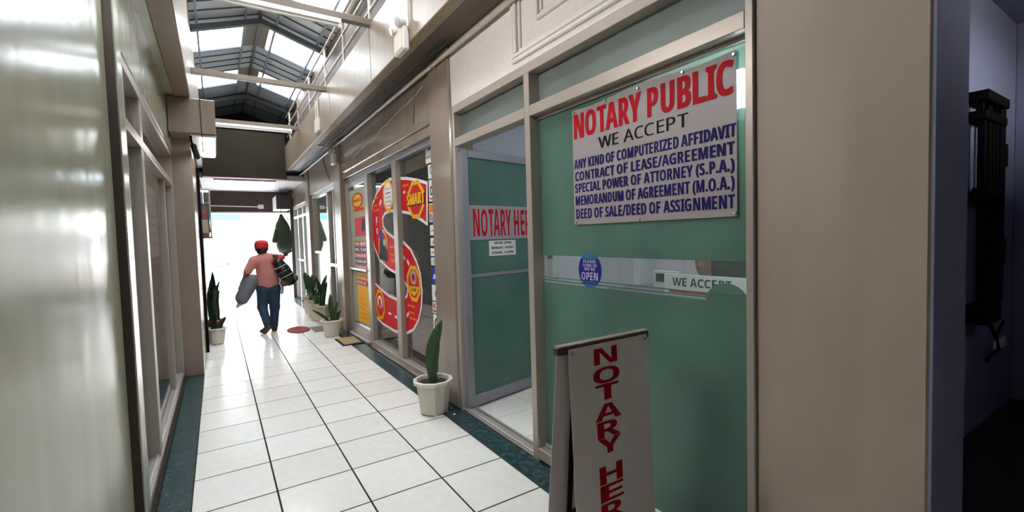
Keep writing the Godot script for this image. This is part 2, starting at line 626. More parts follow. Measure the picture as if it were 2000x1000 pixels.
# ------------------------------------------------------------------ right-hand wall, fixed parts
func build_right_wall() -> void:
	var w := setting("wall_right")
	bx("pillar", 1.78, 2.10, 0, 3.2, -0.463, -0.985, M.paint_pillar, w, 0.006)
	bx("pillar_blue_light_skim", 1.786, 2.106, 0, 3.2, -0.455, -0.463, M.passage_wall, w, 0.0)  # thin bluish skim: blue light on the pillar side put into colour
	bx("column", 1.75, 1.98, 0, 3.2, -3.655, -4.10, M.paint_brown, w, 0.012)
	bx("column", 1.755, 1.98, 0, 3.2, -7.93, -8.42, M.paint_cream, w, 0.012)
	bx("column", 1.755, 1.98, 0, 3.2, -11.0, -11.45, M.paint_cream, w, 0.012)
	bx("white_panel", 1.772, 1.95, 2.675, 3.2, -0.985, -3.655, M.white_panel, w, 0.002)
	bx("lintel_wall", 1.78, 1.98, 2.65, 3.2, -4.10, -7.93, M.paint_brown, w, 0.006)
	bx("lintel_wall", 1.78, 1.98, 2.56, 3.2, -8.42, -11.0, M.paint_cream, w, 0.006)
	bx("lintel_wall", 1.78, 1.98, 2.48, 3.2, -11.45, -14.6, M.paint_brown, w, 0.006)
	bx("near_wall", 1.80, 2.0, 0, 3.2, 1.2, 3.0, M.paint_pillar, w, 0.0)
	# cracked and blistered plaster over the sticker shop
	var b := MB.new()
	for k in 16:
		var y := 3.06 - k * 0.021
		var z := -4.52 - 0.004 * k + rng.randf_range(-0.012, 0.012)
		b.lathe([Vector2(0.0, -0.012), Vector2(0.011, -0.006), Vector2(0.013, 0.0), Vector2(0.008, 0.008), Vector2(0.0, 0.012)], 6, false, Vector3(1.779, y, z), 1.0, k)
	put("blistered_paint", b, M.paint_cream, w)
	var c := MB.new()
	var pts := []
	for k in 34:
		pts.append(Vector3(1.7795, 3.03 - k * 0.0075 + rng.randf_range(-0.012, 0.012), -4.3 - k * 0.085))
	c.tube(pts, 0.0035, 0.002, 5)
	put("plaster_crack", c, M.white_panel, w)
	# raised picture-frame mouldings on the white panel
	var z0 := -2.655
	var z1 := -1.13
	for d in [[0.0, 0.03, 0.022], [0.045, 0.026, 0.03], [0.085, 0.022, 0.018], [0.29, 0.026, 0.026], [0.325, 0.022, 0.016]]:
		var o: float = d[0]
		var t: float = d[1]
		var p: float = d[2]
		bx("moulding", 1.772 - p, 1.774, 2.715 + o * 0.62, 2.715 + o * 0.62 + t, z0 + o, z1 - o, M.white_panel, w, 0.006)
		bx("moulding", 1.772 - p, 1.774, 2.715 + o * 0.62 + t, 3.2, z0 + o, z0 + o + t, M.white_panel, w, 0.006)
		bx("moulding", 1.772 - p, 1.774, 2.715 + o * 0.62 + t, 3.2, z1 - o, z1 - o - t, M.white_panel, w, 0.006)
	# upper storey: slab, parapet panels, wall behind the railing
	var u := setting("wall_right_upper")
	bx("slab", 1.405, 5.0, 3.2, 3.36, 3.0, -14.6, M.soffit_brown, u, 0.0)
	bx("soffit_far_white", 1.51, 1.75, 3.185, 3.2, -8.45, -11.6, M.soffit_white, u, 0.0)  # far stretch of the soffit, whiter than the near one
	var zs := [3.0, -2.35, -4.72, -6.72, -8.72, -11.6]
	for k in zs.size() - 1:
		bx("parapet_panel", 1.40, 1.50, 3.15, 3.72, zs[k] - 0.002, zs[k + 1] + 0.002, M.paint_cream, u, 0.006)
	bx("upper_wall", 1.62, 1.74, 3.36, 4.62, 3.0, -13.6, M.brown_wall, u, 0.0)

# ------------------------------------------------------------------ left-hand wall, fixed parts
func build_left_wall() -> void:
	var w := setting("wall_left")
	bx("near_panel", -0.60, -0.425, 0, 3.2, 3.0, -3.03, M.paint_left, w, 0.012)
	bx("trim_strip", -0.60, -0.388, 0, 3.2, -3.03, -3.06, M.dark_brown, w, 0.002)
	bx("jamb_pier", -0.60, -0.385, 0, 3.2, -3.06, -3.22, M.paint_left, w, 0.004)
	bx("lintel_wall", -0.60, -0.385, 2.60, 3.2, -3.22, -6.50, M.paint_left, w, 0.004)
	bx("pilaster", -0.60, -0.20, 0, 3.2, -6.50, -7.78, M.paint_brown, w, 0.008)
	bx("far_wall", -0.60, -0.255, 0, 3.2, -7.86, -14.6, M.header_dark, w, 0.006)
	bx("corner_post", -0.60, -0.165, 0, 2.62, -7.78, -7.86, M.black_metal, w, 0.004)
	bx("plinth", -0.46, -0.37, 0.0, 0.028, -3.22, -6.50, M.grout, w, 0.003)
	var u := setting("wall_left_upper")
	bx("slab", -0.70, -0.19, 3.156, 3.32, 3.0, -14.6, M.paint_left, u, 0.0)
	bx("upper_wall", -0.32, -0.17, 3.145, 4.62, 3.0, -11.6, M.paint_cream, u, 0.008)
	bx("upper_wall", -0.32, -0.19, 3.145, 4.62, -11.6, -13.6, M.brown_wall, u, 0.0)
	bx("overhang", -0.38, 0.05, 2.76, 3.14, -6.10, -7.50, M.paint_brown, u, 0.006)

# ------------------------------------------------------------------ roof
func roof_pt(x: float, z: float, lift := 0.0) -> Vector3:
	return Vector3(x, 4.9 - 0.33 * absf(x - 0.7) + lift, z)

func slope_box(b: MB, xa: float, xb: float, za: float, zb: float, y0: float, y1: float) -> void:
	var q := []
	for y in [y0, y1]:
		for p in [[xa, za], [xb, za], [xb, zb], [xa, zb]]:
			q.append(roof_pt(p[0], p[1], y))
	b.quad(q[0], q[1], q[2], q[3], Vector3(0, -1, 0))
	b.quad(q[4], q[5], q[6], q[7], Vector3(0, 1, 0))
	for k in 4:
		var m := (k + 1) % 4
		b.quad(q[k], q[m], q[m + 4], q[k + 4], q[k] + q[m] - q[(k + 2) % 4] - q[(k + 3) % 4])

func roof_piece(called: String, xa: float, xb: float, za: float, zb: float, y0: float, y1: float, m: Material, parent: Node) -> void:
	var b := MB.new()
	slope_box(b, xa, xb, za, zb, y0, y1)
	put(called, b, m, parent)

func build_roof() -> void:
	var r := setting("ceiling_roof")
	var bands := []   # [z from, z to, is skylight]
	var z := 3.0
	for s in [-1.70, -3.80, -5.88, -7.97, -10.08]:
		bands.append([z, s, false])
		bands.append([s, s - (0.95 if s > -9.0 else 0.88), true])
		z = s - (0.95 if s > -9.0 else 0.88)
	bands.append([z, -13.6, false])
	for side in [[-0.32, 0.7], [0.7, 1.74]]:
		for bd in bands:
			var za: float = bd[0]
			var zb: float = bd[1]
			if bd[2]:
				var x0: float = -0.32 if side[0] < 0.0 else 0.845
				var x1: float = 0.505 if side[0] < 0.0 else 1.74
				roof_piece("skylight_sheet", x0, x1, za, zb, 0.0, 0.004, M.skylight_sheet, r)
				roof_piece("ridge_cap", 0.505 if side[0] < 0.0 else 0.7, 0.7 if side[0] < 0.0 else 0.845, za, zb, -0.006, 0.012, M.ridge_cap, r)
				roof_piece("rib", x0, x1, za + 0.012, za - 0.012, -0.02, 0.02, M.rib_lap_shadow, r)
				roof_piece("rib", x0, x1, zb + 0.012, zb - 0.012, -0.02, 0.02, M.rib_lap_shadow, r)
			else:
				var n := maxi(1, roundi((za - zb) / (0.30 if za > -10.9 else 0.88)))
				for k in n:
					var a := lerpf(za, zb, float(k) / n)
					var c := lerpf(za, zb, float(k + 1) / n)
					roof_piece("roof_sheet", side[0], side[1], a, c, 0.0, 0.014, M.roof_metal if k % 2 == 0 else M.roof_metal_pale, r)
					if k > 0:
						roof_piece("rib", side[0], side[1], a + 0.009, a - 0.009, -0.014, 0.004, M.rib_lap_shadow, r)
	for x in [-0.09, 0.5, 0.905, 1.46]:
		roof_piece("purlin", x - 0.014, x + 0.014, 1.0, -13.6, -0.05, -0.0225, M.purlin, r)
	bx("ridge_batten", 0.685, 0.715, 4.86, 4.892, 1.0, -13.6, M.rafter, r, 0.0)
	for zz in [-3.6, -7.74, -11.75]:
		for s in [[-0.32, 0.7], [0.7, 1.74]]:
			roof_piece("rafter", s[0], s[1], zz + 0.03, zz - 0.05, -0.13, -0.051, M.rafter, r)
	# gable and near end walls close the roof space
	var g := setting("wall_gable")
	var b := MB.new()
	b.extrude(PackedVector2Array([Vector2(-0.32, 3.0), Vector2(1.74, 3.0), Vector2(1.74, 4.58), Vector2(0.7, 4.93), Vector2(-0.32, 4.58)]), Vector3(0, 0, -13.7), Vector3(1, 0, 0), UP, 0.1)
	put("gable_wall", b, M.header_dark, g)
	var e := setting("wall_near_end")
	var b2 := MB.new()
	b2.extrude(PackedVector2Array([Vector2(-0.6, -0.1), Vector2(2.0, -0.1), Vector2(2.0, 4.6), Vector2(0.7, 4.95), Vector2(-0.6, 4.6)]), Vector3(0, 0, 3.0), Vector3(1, 0, 0), UP, 0.1)
	put("end_wall", b2, M.paint_pillar, e)

# ------------------------------------------------------------------ far end of the passage
func build_far_end() -> void:
	var w := setting("wall_back")
	bx("bridge_beam", -0.19, 1.41, 2.98, 4.0, -11.6, -11.74, M.beam_dull, w, 0.006)
	bx("edge_strip", -0.19, 1.45, 2.965, 2.985, -11.59, -11.75, M.motor_red, w, 0.002)
	bx("header", -0.25, 1.80, 2.40, 2.96, -14.5, -14.62, M.header_dark, w, 0.004)
	bx("header_lip", -0.25, 1.80, 2.36, 2.40, -14.48, -14.64, M.white_panel, w, 0.004)
	bx("post", 1.72, 1.86, 0, 2.96, -13.84, -13.98, M.dark_brown, w, 0.006)
	bx("end_pier", 1.80, 2.1, 0, 2.96, -14.4, -14.62, M.brown_wall, w, 0.004)
	var c := setting("ceiling")
	bx("ceiling_slab", -0.25, 1.80, 2.96, 3.08, -11.74, -14.62, M.soffit_white, c, 0.0)
	bx("roof_slab", -0.70, 2.0, 3.36, 3.46, -13.6, -14.62, M.beam_dull, c, 0.0)

# ------------------------------------------------------------------ street outside
func build_street() -> void:
	var g := setting("floor_street")
	bx("pavement", -14, 16, -0.25, -0.02, -14.63, -18.0, M.pavement, g, 0.0)
	bx("roadway", -14, 16, -0.4, -0.12, -18.0, -25.0, M.asphalt, g, 0.0)
	bx("far_pavement", -14, 16, -0.3, -0.02, -25.0, -27.0, M.pavement, g, 0.0)
	var b := thing("shop_building", "pale building across the street seen through the far opening", "building", Vector3(0, 0, -27.0))
	bx("wall", -9, 12, -0.02, 7.0, -27.0, -31.0, M.facade, b, 0.0)
	bx("signboard", -2.4, 1.05, 2.72, 3.1, -26.9, -27.0, M.awning_teal, b, 0.0)
	bx("canopy", -3.0, 6.0, 2.2, 2.28, -26.2, -27.0, M.facade, b, 0.0)
	for k in 5:
		var x := -5.0 + 2.6 * k
		var wd := bx("window", x, x + 1.5, 0.9, 2.0, -26.96, -27.05, M.window_dark, b, 0.0)
		bx("sill", x - 0.05, x + 1.55, 0.84, 0.9, -26.9, -27.05, M.facade, wd, 0.0)
	bx("shutter_line", 0.3, 2.6, 1.18, 1.24, -26.94, -27.0, M.decal_grey, b, 0.0)
	# tree by the road
	var t := thing("street_tree", "green leafy tree at the kerb beyond the hanging coat", "tree", Vector3(4.6, -0.02, -24.0))
	pipe("trunk", [Vector3(4.6, -0.1, -24), Vector3(4.65, 1.6, -24.0), Vector3(4.5, 3.2, -23.9)], 0.16, M.bark, t, 8, 0.08)
	var lf := MB.new()
	for k in 1500:
		var d := Vector3(rng.randfn(), rng.randfn(), rng.randfn()).normalized() * pow(rng.randf(), 0.4)
		var p := Vector3(4.4, 3.6, -23.9) + Vector3(d.x * 2.0, d.y * 1.7, d.z * 1.3)
		var a := Vector3(rng.randfn(), rng.randfn(), rng.randfn()).normalized() * 0.13
		var c := a.cross(Vector3(rng.randfn(), rng.randfn(), rng.randfn()).normalized()).normalized() * 0.06
		lf.quad(p - a, p + c, p + a, p - c, a.cross(c))
	var crown := put("foliage", lf, M.tree_green, t)
	crown.set_meta("kind", "stuff")
	# bicycle leaning outside at the left
	var bi := thing("bicycle", "pale bicycle parked on the bright pavement outside", "bicycle", Vector3(0.05, -0.02, -16.3))
	for dz in [0.0, -1.0]:
		var ring := []
		for k in 25:
			ring.append(Vector3(0.06, 0.31 + 0.3 * sin(TAU * k / 24.0), -16.2 + dz + 0.3 * cos(TAU * k / 24.0)))
		var wh := pipe("wheel", ring, 0.022, M.decal_grey, bi, 6)
		var sp := MB.new()
		for k in 8:
			sp.tube([Vector3(0.06, 0.31, -16.2 + dz), Vector3(0.06, 0.31 + 0.3 * sin(TAU * k / 8.0), -16.2 + dz + 0.3 * cos(TAU * k / 8.0))], 0.003, 0.003, 4)
		put("spokes", sp, M.chrome, wh)
	var fr := MB.new()
	for s in [[Vector3(0.06, 0.31, -16.2), Vector3(0.06, 0.9, -16.38)], [Vector3(0.06, 0.75, -16.35), Vector3(0.06, 0.3, -16.75)], [Vector3(0.06, 0.75, -16.35), Vector3(0.06, 0.75, -16.9)], [Vector3(0.06, 0.3, -16.75), Vector3(0.06, 0.82, -16.95)], [Vector3(0.06, 0.3, -16.75), Vector3(0.06, 0.31, -17.2)], [Vector3(0.06, 0.75, -16.92), Vector3(0.06, 0.31, -17.2)]]:
		fr.tube(s, 0.016, 0.016, 6)
	put("frame", fr, M.decal_grey, bi)
	pipe("handlebar", [Vector3(-0.2, 0.92, -16.42), Vector3(0.06, 0.95, -16.38), Vector3(0.32, 0.92, -16.42)], 0.014, M.black_metal, bi)
	bx("saddle", 0.0, 0.12, 0.82, 0.88, -16.83, -17.08, M.black_plastic, bi, 0.02)

# ------------------------------------------------------------------ shopfront with frosted green glass
func build_notary_front() -> void:
	var al: Material = M.aluminium
	var f := setting("window_1")
	bx("jamb", 1.765, 1.87, 0.0, 2.672, -3.655, -3.605, al, f)
	bx("jamb", 1.765, 1.87, 0.0, 2.672, -1.018, -0.985, al, f)
	bx("mullion", 1.765, 1.87, 0.0, 2.61, -2.535, -2.475, al, f)
	bx("head_rail", 1.765, 1.87, 2.61, 2.672, -3.605, -1.018, al, f)
	bx("transom", 1.765, 1.87, 2.325, 2.395, -3.605, -2.535, al, f)
	bx("transom", 1.765, 1.87, 2.325, 2.395, -2.475, -1.018, al, f)
	bx("sill_rail", 1.765, 1.87, 0.022, 0.095, -2.475, -1.018, al, f)
	bx("sill_bed", 1.775, 1.90, 0.0, 0.022, -2.475, -1.018, M.grout, f)
	bx("glazing_bead", 1.825, 1.84, 0.095, 0.115, -2.475, -1.018, M.aluminium_bright, f)
	bx("glazing_bead", 1.825, 1.84, 2.305, 2.325, -2.475, -1.018, al, f)
	# door track
	bx("threshold", 1.775, 1.90, 0.0, 0.014, -3.605, -2.535, al, f)
	bx("track_rib", 1.785, 1.80, 0.014, 0.03, -3.56, -2.535, M.aluminium_bright, f)
	bx("track_rib", 1.86, 1.875, 0.014, 0.03, -3.56, -2.535, M.aluminium_grey, f)
	# panes: frosted film above and below, a clear strip between
	bx("upper_pane", 1.846, 1.852, 2.395, 2.61, -3.605, -2.535, M.frosted_film_grey, f, 0.0)
	bx("upper_pane", 1.846, 1.852, 2.395, 2.61, -2.475, -1.018, M.frosted_film_grey, f, 0.0)
	bx("clear_pane", 1.846, 1.852, 0.095, 2.325, -2.475, -1.018, M.clear_glass, f, 0.0)
	bx("frosted_film", 1.8442, 1.8452, 1.405, 2.325, -2.475, -1.018, M.frosted_film, f, 0.0)
	bx("frosted_film", 1.8442, 1.8452, 0.095, 1.225, -2.475, -1.018, M.frosted_film, f, 0.0)
	bx("film_stripe", 1.8442, 1.8452, 1.236, 1.244, -2.475, -1.018, M.frosted_film, f, 0.0)
	bx("film_stripe", 1.8442, 1.8452, 1.256, 1.262, -2.475, -1.018, M.frosted_film, f, 0.0)
	var hump := PackedVector2Array()
	for k in 13:
		var a := PI * k / 12.0
		hump.append(Vector2(-1.15 + 0.10 * cos(a), 1.225 + 0.085 * sin(a)))
	sheet("film_arch", hump, 1.8452, 0.001, M.frosted_film, f)
	# the open door, swung into the office
	var d := setting("door_1", Vector3(1.80, 0, -3.585))
	d.rotation.y = 0.205
	var dw := 0.98
	for q in [["stile", 0.0, 0.075, 0.02, 2.305], ["stile", dw - 0.075, dw, 0.02, 2.305], ["top_rail", 0.075, dw - 0.075, 2.24, 2.305], ["bottom_rail", 0.075, dw - 0.075, 0.02, 0.115], ["push_rail", 0.075, dw - 0.075, 1.175, 1.205]]:
		part(q[0], cbox(Vector3(q[2] - q[1], q[4] - q[3], 0.045 if q[0] != "push_rail" else 0.02), 0.003), M.aluminium_grey, d, Vector3((q[1] + q[2]) * 0.5, (q[3] + q[4]) * 0.5, 0.0))
	part("frosted_pane", cbox(Vector3(dw - 0.15, 2.125, 0.006), 0.0), M.frosted_film, d, Vector3(dw * 0.5, 1.1775, 0.0))
	var ds := thing("door_sign", "white sign with red NOTARY HERE lettering on the open glass door", "sign", Vector3(1.80, 0, -3.585), "", 0.205)
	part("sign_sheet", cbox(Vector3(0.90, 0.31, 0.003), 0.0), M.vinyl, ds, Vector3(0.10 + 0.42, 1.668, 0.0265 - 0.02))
	local_text("NOTARY HERE", Vector3(0.125, 1.545, 0.0085), 0.80, 0.245, M.ink_red, ds)
	var hs := thing("hours_notice", "small white opening-hours notice under the red NOTARY HERE sign", "notice", Vector3(1.80, 0, -3.585), "", 0.205)
	part("notice_sheet", cbox(Vector3(0.345, 0.142, 0.003), 0.0), M.paper, hs, Vector3(0.48, 1.43, 0.0065))
	local_text("WE'RE OPEN", Vector3(0.37, 1.466, 0.0085), 0.22, 0.024, M.ink_black, hs)
	local_text("MONDAY - FRIDAY", Vector3(0.335, 1.422, 0.0085), 0.29, 0.024, M.ink_black, hs)
	local_text("8:30AM - 5:30PM", Vector3(0.34, 1.376, 0.0085), 0.28, 0.024, M.ink_black, hs)
	# banner tied over the big pane
	var bn := thing("notary_banner", "white vinyl NOTARY PUBLIC banner with red and blue lettering on the green glass", "banner", Vector3(1.836, 1.6, -1.6))
	var b := MB.new()
	var nz := 26
	var ny := 14
	var grid := []
	for i in nz + 1:
		var colm := []
		for j in ny + 1:
			var s := float(i) / nz
			var t := float(j) / ny
			var sag := 0.008 * sin(s * PI * 3.0) * (1.0 if j == ny else 0.0) * -1.0
			colm.append(Vector3(1.8345 - 0.0013 * sin(s * 9.0 + t * 4.0) * sin(t * PI), lerpf(1.597, 2.283, t) + sag, lerpf(-2.128, -1.094, s)))
		grid.append(colm)
	for i in nz:
		for j in ny:
			b.quad(grid[i][j], grid[i + 1][j], grid[i + 1][j + 1], grid[i][j + 1], Vector3(-1, 0, 0))
	for i in nz:   # a back so that the sheet has thickness
		for j in ny:
			var k := Vector3(0.0015, 0, 0)
			b.quad(grid[i][j] + k, grid[i + 1][j] + k, grid[i + 1][j + 1] + k, grid[i][j + 1] + k, Vector3(1, 0, 0))
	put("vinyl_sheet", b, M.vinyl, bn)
	var tx := 1.8335
	text_right("NOTARY PUBLIC", tx, -2.114, -1.104, 2.108, 2.252, M.ink_red, bn, 0.0035)
	var wa := text_right("WE ACCEPT", tx, -1.908, -1.323, 2.02, 2.082, M.ink_black, bn, 0.0012, true)
	text_right("ANY KIND OF COMPUTERIZED AFFIDAVIT", tx, -2.118, -1.096, 1.930, 1.985, M.ink_blue, bn, 0.0012)
	text_right("CONTRACT OF LEASE/AGREEMENT", tx, -2.111, -1.103, 1.857, 1.911, M.ink_blue, bn, 0.0012)
	text_right("SPECIAL POWER OF ATTORNEY (S.P.A.)", tx, -2.114, -1.104, 1.778, 1.841, M.ink_blue, bn, 0.0012)
	text_right("MEMORANDUM OF AGREEMENT (M.O.A.)", tx, -2.112, -1.104, 1.702, 1.768, M.ink_blue, bn, 0.0012)
	text_right("DEED OF SALE/DEED OF ASSIGNMENT", tx, -2.109, -1.103, 1.632, 1.690, M.ink_blue, bn, 0.0012)
	for p in [[-2.113, 2.268], [-1.615, 2.272], [-1.102, 2.266], [-2.113, 1.612], [-1.62, 1.61], [-1.102, 1.612], [-1.85, 2.27], [-1.35, 2.27]]:
		var g := MB.new()
		g.tube([Vector3(1.833, p[1], p[0]), Vector3(1.826, p[1], p[0])], 0.008, 0.006, 10)
		put("eyelet", g, M.aluminium_bright, bn)
	# oval sticker
	var os := thing("open_sticker", "round purple PLEASE COME IN WE'RE OPEN sticker on the glass", "sticker", Vector3(1.842, 1.325, -2.01))
	sheet("disc", octagon(Vector2(-2.011, 1.325), Vector2(0.099, 0.109), 28, 0.0), 1.8437, 0.001, M.badge_teal, os)
	var ov := PackedVector2Array()
	for p in octagon(Vector2(-2.011, 1.325), Vector2(0.097, 0.107), 28, 0.0):
		ov.append(Vector2(p.x, clampf(p.y, 1.258, 1.392)))
	sheet("purple_field", ov, 1.8428, 0.001, M.badge_purple, os)
	sheet("stripe", rect(-2.075, -1.947, 1.242, 1.25), 1.8428, 0.001, M.badge_purple, os)
	text_right("PLEASE", 1.8415, -2.065, -1.957, 1.368, 1.386, M.badge_print, os)
	text_right("COME IN", 1.8415, -2.07, -1.952, 1.345, 1.362, M.badge_print, os)
	text_right("WE'RE", 1.8415, -2.058, -1.965, 1.323, 1.340, M.badge_print, os)
	text_right("OPEN", 1.8415, -2.082, -1.942, 1.266, 1.312, M.badge_print, os)

func local_text(txt: String, o: Vector3, w: float, h: float, m: Material, parent: Node3D) -> void:
	# parent is turned, so the lettering is made in its own axes
	var keep := parent.position
	parent.position = Vector3.ZERO
	lettering(txt, o, Vector3(1, 0, 0), UP, w, h, m, parent)
	parent.position = keep

# ------------------------------------------------------------------ the sticker shop with the big red S
const S_SHAPE := [[-4.55, 2.14], [-4.82, 2.2], [-5.14, 2.26], [-5.46, 2.3], [-5.81, 2.33], [-6.12, 2.29], [-6.39, 2.2], [-6.59, 2.07], [-6.7, 1.87], [-6.7, 1.63], [-6.6, 1.42], [-6.37, 1.24], [-5.96, 1.13], [-5.68, 1.09], [-5.42, 1.02], [-5.3, 0.95], [-5.32, 0.87], [-5.43, 0.81], [-5.64, 0.78], [-6.01, 0.8], [-6.36, 0.86], [-6.82, 0.97], [-6.8, 0.43], [-6.34, 0.34], [-5.81, 0.32], [-5.39, 0.36], [-5.13, 0.45], [-4.95, 0.59], [-4.84, 0.77], [-4.81, 0.95], [-4.84, 1.14], [-4.95, 1.29], [-5.13, 1.43], [-5.4, 1.53], [-5.74, 1.58], [-5.98, 1.65], [-6.13, 1.73], [-6.14, 1.82], [-6.04, 1.87], [-5.82, 1.89], [-5.51, 1.87], [-5.12, 1.82], [-4.81, 1.74], [-4.59, 1.67]]

func badge(c: Vector2, r: Vector2, inner: Material, parent: Node) -> void:
	var o := octagon(c, r)
	sheet("badge_rim", o, 1.8965, 0.0008, M.decal_yellow, parent)
	sheet("badge_field", octagon(c, r * 0.78), 1.8957, 0.0008, inner, parent)

func build_sticker_shop() -> void:
	var al: Material = M.aluminium
	var f := setting("window_2")
	bx("lintel_soffit", 1.80, 1.98, 2.55, 2.66, -4.10, -7.93, M.paint_brown, f, 0.004)
	bx("head_rail", 1.84, 1.94, 2.48, 2.55, -4.10, -7.93, M.aluminium_grey, f)
	bx("jamb", 1.84, 1.94, 0.0, 2.48, -7.93, -7.86, al, f)
	bx("jamb", 1.84, 1.94, 0.0, 2.48, -4.17, -4.10, al, f)
	bx("mullion", 1.84, 1.92, 0.0, 2.48, -6.74, -6.62, al, f)
	bx("mullion", 1.84, 1.93, 0.075, 2.48, -5.53, -5.38, al, f)
	bx("sill_rail", 1.83, 1.94, 0.02, 0.075, -6.62, -4.17, al, f)
	bx("sill_bed", 1.79, 1.96, 0.0, 0.02, -6.62, -4.17, M.paint_brown, f)
	bx("threshold", 1.79, 1.96, 0.0, 0.03, -7.86, -6.74, al, f)
	bx("pane", 1.9035, 1.9085, 0.075, 2.48, -6.62, -5.53, M.shop_glass, f, 0.0)
	bx("pane", 1.9035, 1.9085, 0.075, 2.48, -5.38, -4.17, M.shop_glass, f, 0.0)
	var d := setting("door_2")
	bx("stile", 1.85, 1.90, 0.03, 2.40, -7.86, -7.78, al, d)
	bx("stile", 1.85, 1.90, 0.03, 2.40, -6.82, -6.74, al, d)
	bx("top_rail", 1.85, 1.90, 2.40, 2.48, -7.86, -6.74, al, d)
	bx("bottom_rail", 1.85, 1.90, 0.03, 0.19, -7.78, -6.82, al, d)
	bx("push_bar", 1.82, 1.845, 1.07, 1.10, -7.8, -6.8, M.aluminium_bright, d)
	bx("pane", 1.868, 1.874, 0.19, 2.40, -7.78, -6.82, M.shop_glass, d, 0.0)
	# big S decal
	var poly := PackedVector2Array()
	for p in S_SHAPE:
		poly.append(Vector2(p[0], p[1]))
	var s := thing("window_decal", "giant white-edged red letter S decal with yellow octagons on the shop window", "decal", Vector3(1.90, 1.3, -5.6))
	sheet("white_outline", poly, 1.9015, 0.001, M.decal_white, s)
	for q in Geometry2D.offset_polygon(poly, -0.035):
		sheet("red_field", q, 1.9005, 0.001, M.decal_red, s)
	badge(Vector2(-5.875, 2.108), Vector2(0.215, 0.225), M.decal_white, s)
	badge(Vector2(-4.905, 1.977), Vector2(0.27, 0.228), M.decal_red, s)
	badge(Vector2(-6.17, 1.455), Vector2(0.215, 0.235), M.decal_red, s)
	badge(Vector2(-5.065, 1.018), Vector2(0.23, 0.225), M.decal_red, s)
	badge(Vector2(-6.42, 0.623), Vector2(0.225, 0.225), M.decal_red, s)
	text_right("SMART", 1.8950, -5.155, -4.615, 1.912, 2.037, M.ink_black, s, 0.012)
	text_right("SMART", 1.8935, -5.17, -4.63, 1.925, 2.05, M.decal_yellow, s, 0.010)
	for k in 5:
		sheet("print_line", rect(-5.99, -5.76, 2.19 - 0.055 * k, 2.203 - 0.055 * k), 1.8950, 0.0005, M.ink_red if k == 1 else M.decal_grey, s)
	# rider picture, round emblems and small print
	sheet("rider_jacket", octagon(Vector2(-6.19, 1.44), Vector2(0.12, 0.12), 9), 1.8948, 0.0006, M.decal_navy, s)
	sheet("rider_helmet", octagon(Vector2(-6.24, 1.60), Vector2(0.085, 0.075), 12), 1.8944, 0.0006, M.decal_blue, s)
	sheet("rider_machine", PackedVector2Array([Vector2(-6.36, 1.27), Vector2(-6.02, 1.24), Vector2(-5.98, 1.40), Vector2(-6.14, 1.46), Vector2(-6.3, 1.42)]), 1.8944, 0.0006, M.ink_black, s)
	sheet("rider_sleeve", octagon(Vector2(-6.09, 1.50), Vector2(0.08, 0.05), 8), 1.8940, 0.0006, M.decal_grey, s)
	sheet("round_emblem", octagon(Vector2(-5.065, 1.09), Vector2(0.10, 0.085), 16), 1.8948, 0.0006, M.decal_grey, s)
	sheet("emblem_core", octagon(Vector2(-5.065, 1.09), Vector2(0.055, 0.045), 12), 1.8944, 0.0006, M.ink_red, s)
	sheet("winged_emblem", PackedVector2Array([Vector2(-5.24, 0.98), Vector2(-4.89, 0.99), Vector2(-4.96, 0.92), Vector2(-5.065, 0.87), Vector2(-5.17, 0.91)]), 1.8948, 0.0006, M.decal_yellow, s)
	letters_right("AAP", 1.8940, -5.15, -4.98, 0.925, 0.965, M.ink_black, s)
	for q in Geometry2D.clip_polygons(octagon(Vector2(-6.42, 0.64), Vector2(0.12, 0.11), 18), PackedVector2Array([Vector2(-6.50, 0.64), Vector2(-6.42, 0.56), Vector2(-6.34, 0.64), Vector2(-6.30, 0.50), Vector2(-6.42, 0.45), Vector2(-6.52, 0.5)])):
		sheet("loop_emblem", q, 1.8948, 0.0006, M.decal_white, s)
	sheet("loop_hole", octagon(Vector2(-6.42, 0.65), Vector2(0.055, 0.06), 14), 1.8942, 0.0006, M.decal_red, s)
	for r in [[-6.455, -6.40, 1.78, 1.86, 0.0], [-6.455, -6.40, 1.62, 1.70, 0.0], [-5.42, -5.32, 1.30, 1.335, -0.5], [-5.27, -5.19, 1.235, 1.28, -0.7], [-6.06, -5.95, 0.53, 0.56, 0.0], [-5.8, -5.68, 0.515, 0.55, 0.0], [-5.58, -5.46, 0.53, 0.565, 0.2], [-5.36, -5.27, 0.60, 0.64, 0.6], [-5.31, -5.23, 2.08, 2.11, 0.0], [-5.15, -5.08, 2.06, 2.09, 0.0], [-6.27, -6.17, 2.02, 2.07, 0.6], [-6.7, -6.62, 0.64, 0.67, 0.3]]:
		var c := Vector2((r[0] + r[1]) * 0.5, (r[2] + r[3]) * 0.5)
		var pp := PackedVector2Array()
		for e in rect(r[0], r[1], r[2], r[3]):
			pp.append(c + (e - c).rotated(r[4]))
		sheet("road_dash", pp, 1.8995, 0.0006, M.decal_white, s)
	# small orange print, too small to read
	for r in [[-6.52, -6.32, 2.10], [-6.50, -6.36, 2.0], [-6.55, -6.3, 1.93], [-5.32, -5.1, 2.15], [-5.9, -5.68, 1.42], [-5.9, -5.72, 1.32], [-5.9, -5.66, 1.24], [-5.72, -5.56, 0.62], [-5.3, -5.05, 0.72], [-5.26, -5.08, 0.64], [-5.25, -4.97, 0.57]]:
		for q in 3:
			var wz: float = (r[1] - r[0]) / 3.0
			sheet("print_line", rect(r[0] + wz * q, r[0] + wz * (q + 0.8), r[2] + 0.008, r[2] + 0.034), 1.8993, 0.0005, M.decal_orange, s)
	letters_right("7", 1.8985, -6.47, -6.41, 1.74, 1.81, M.decal_white, s)
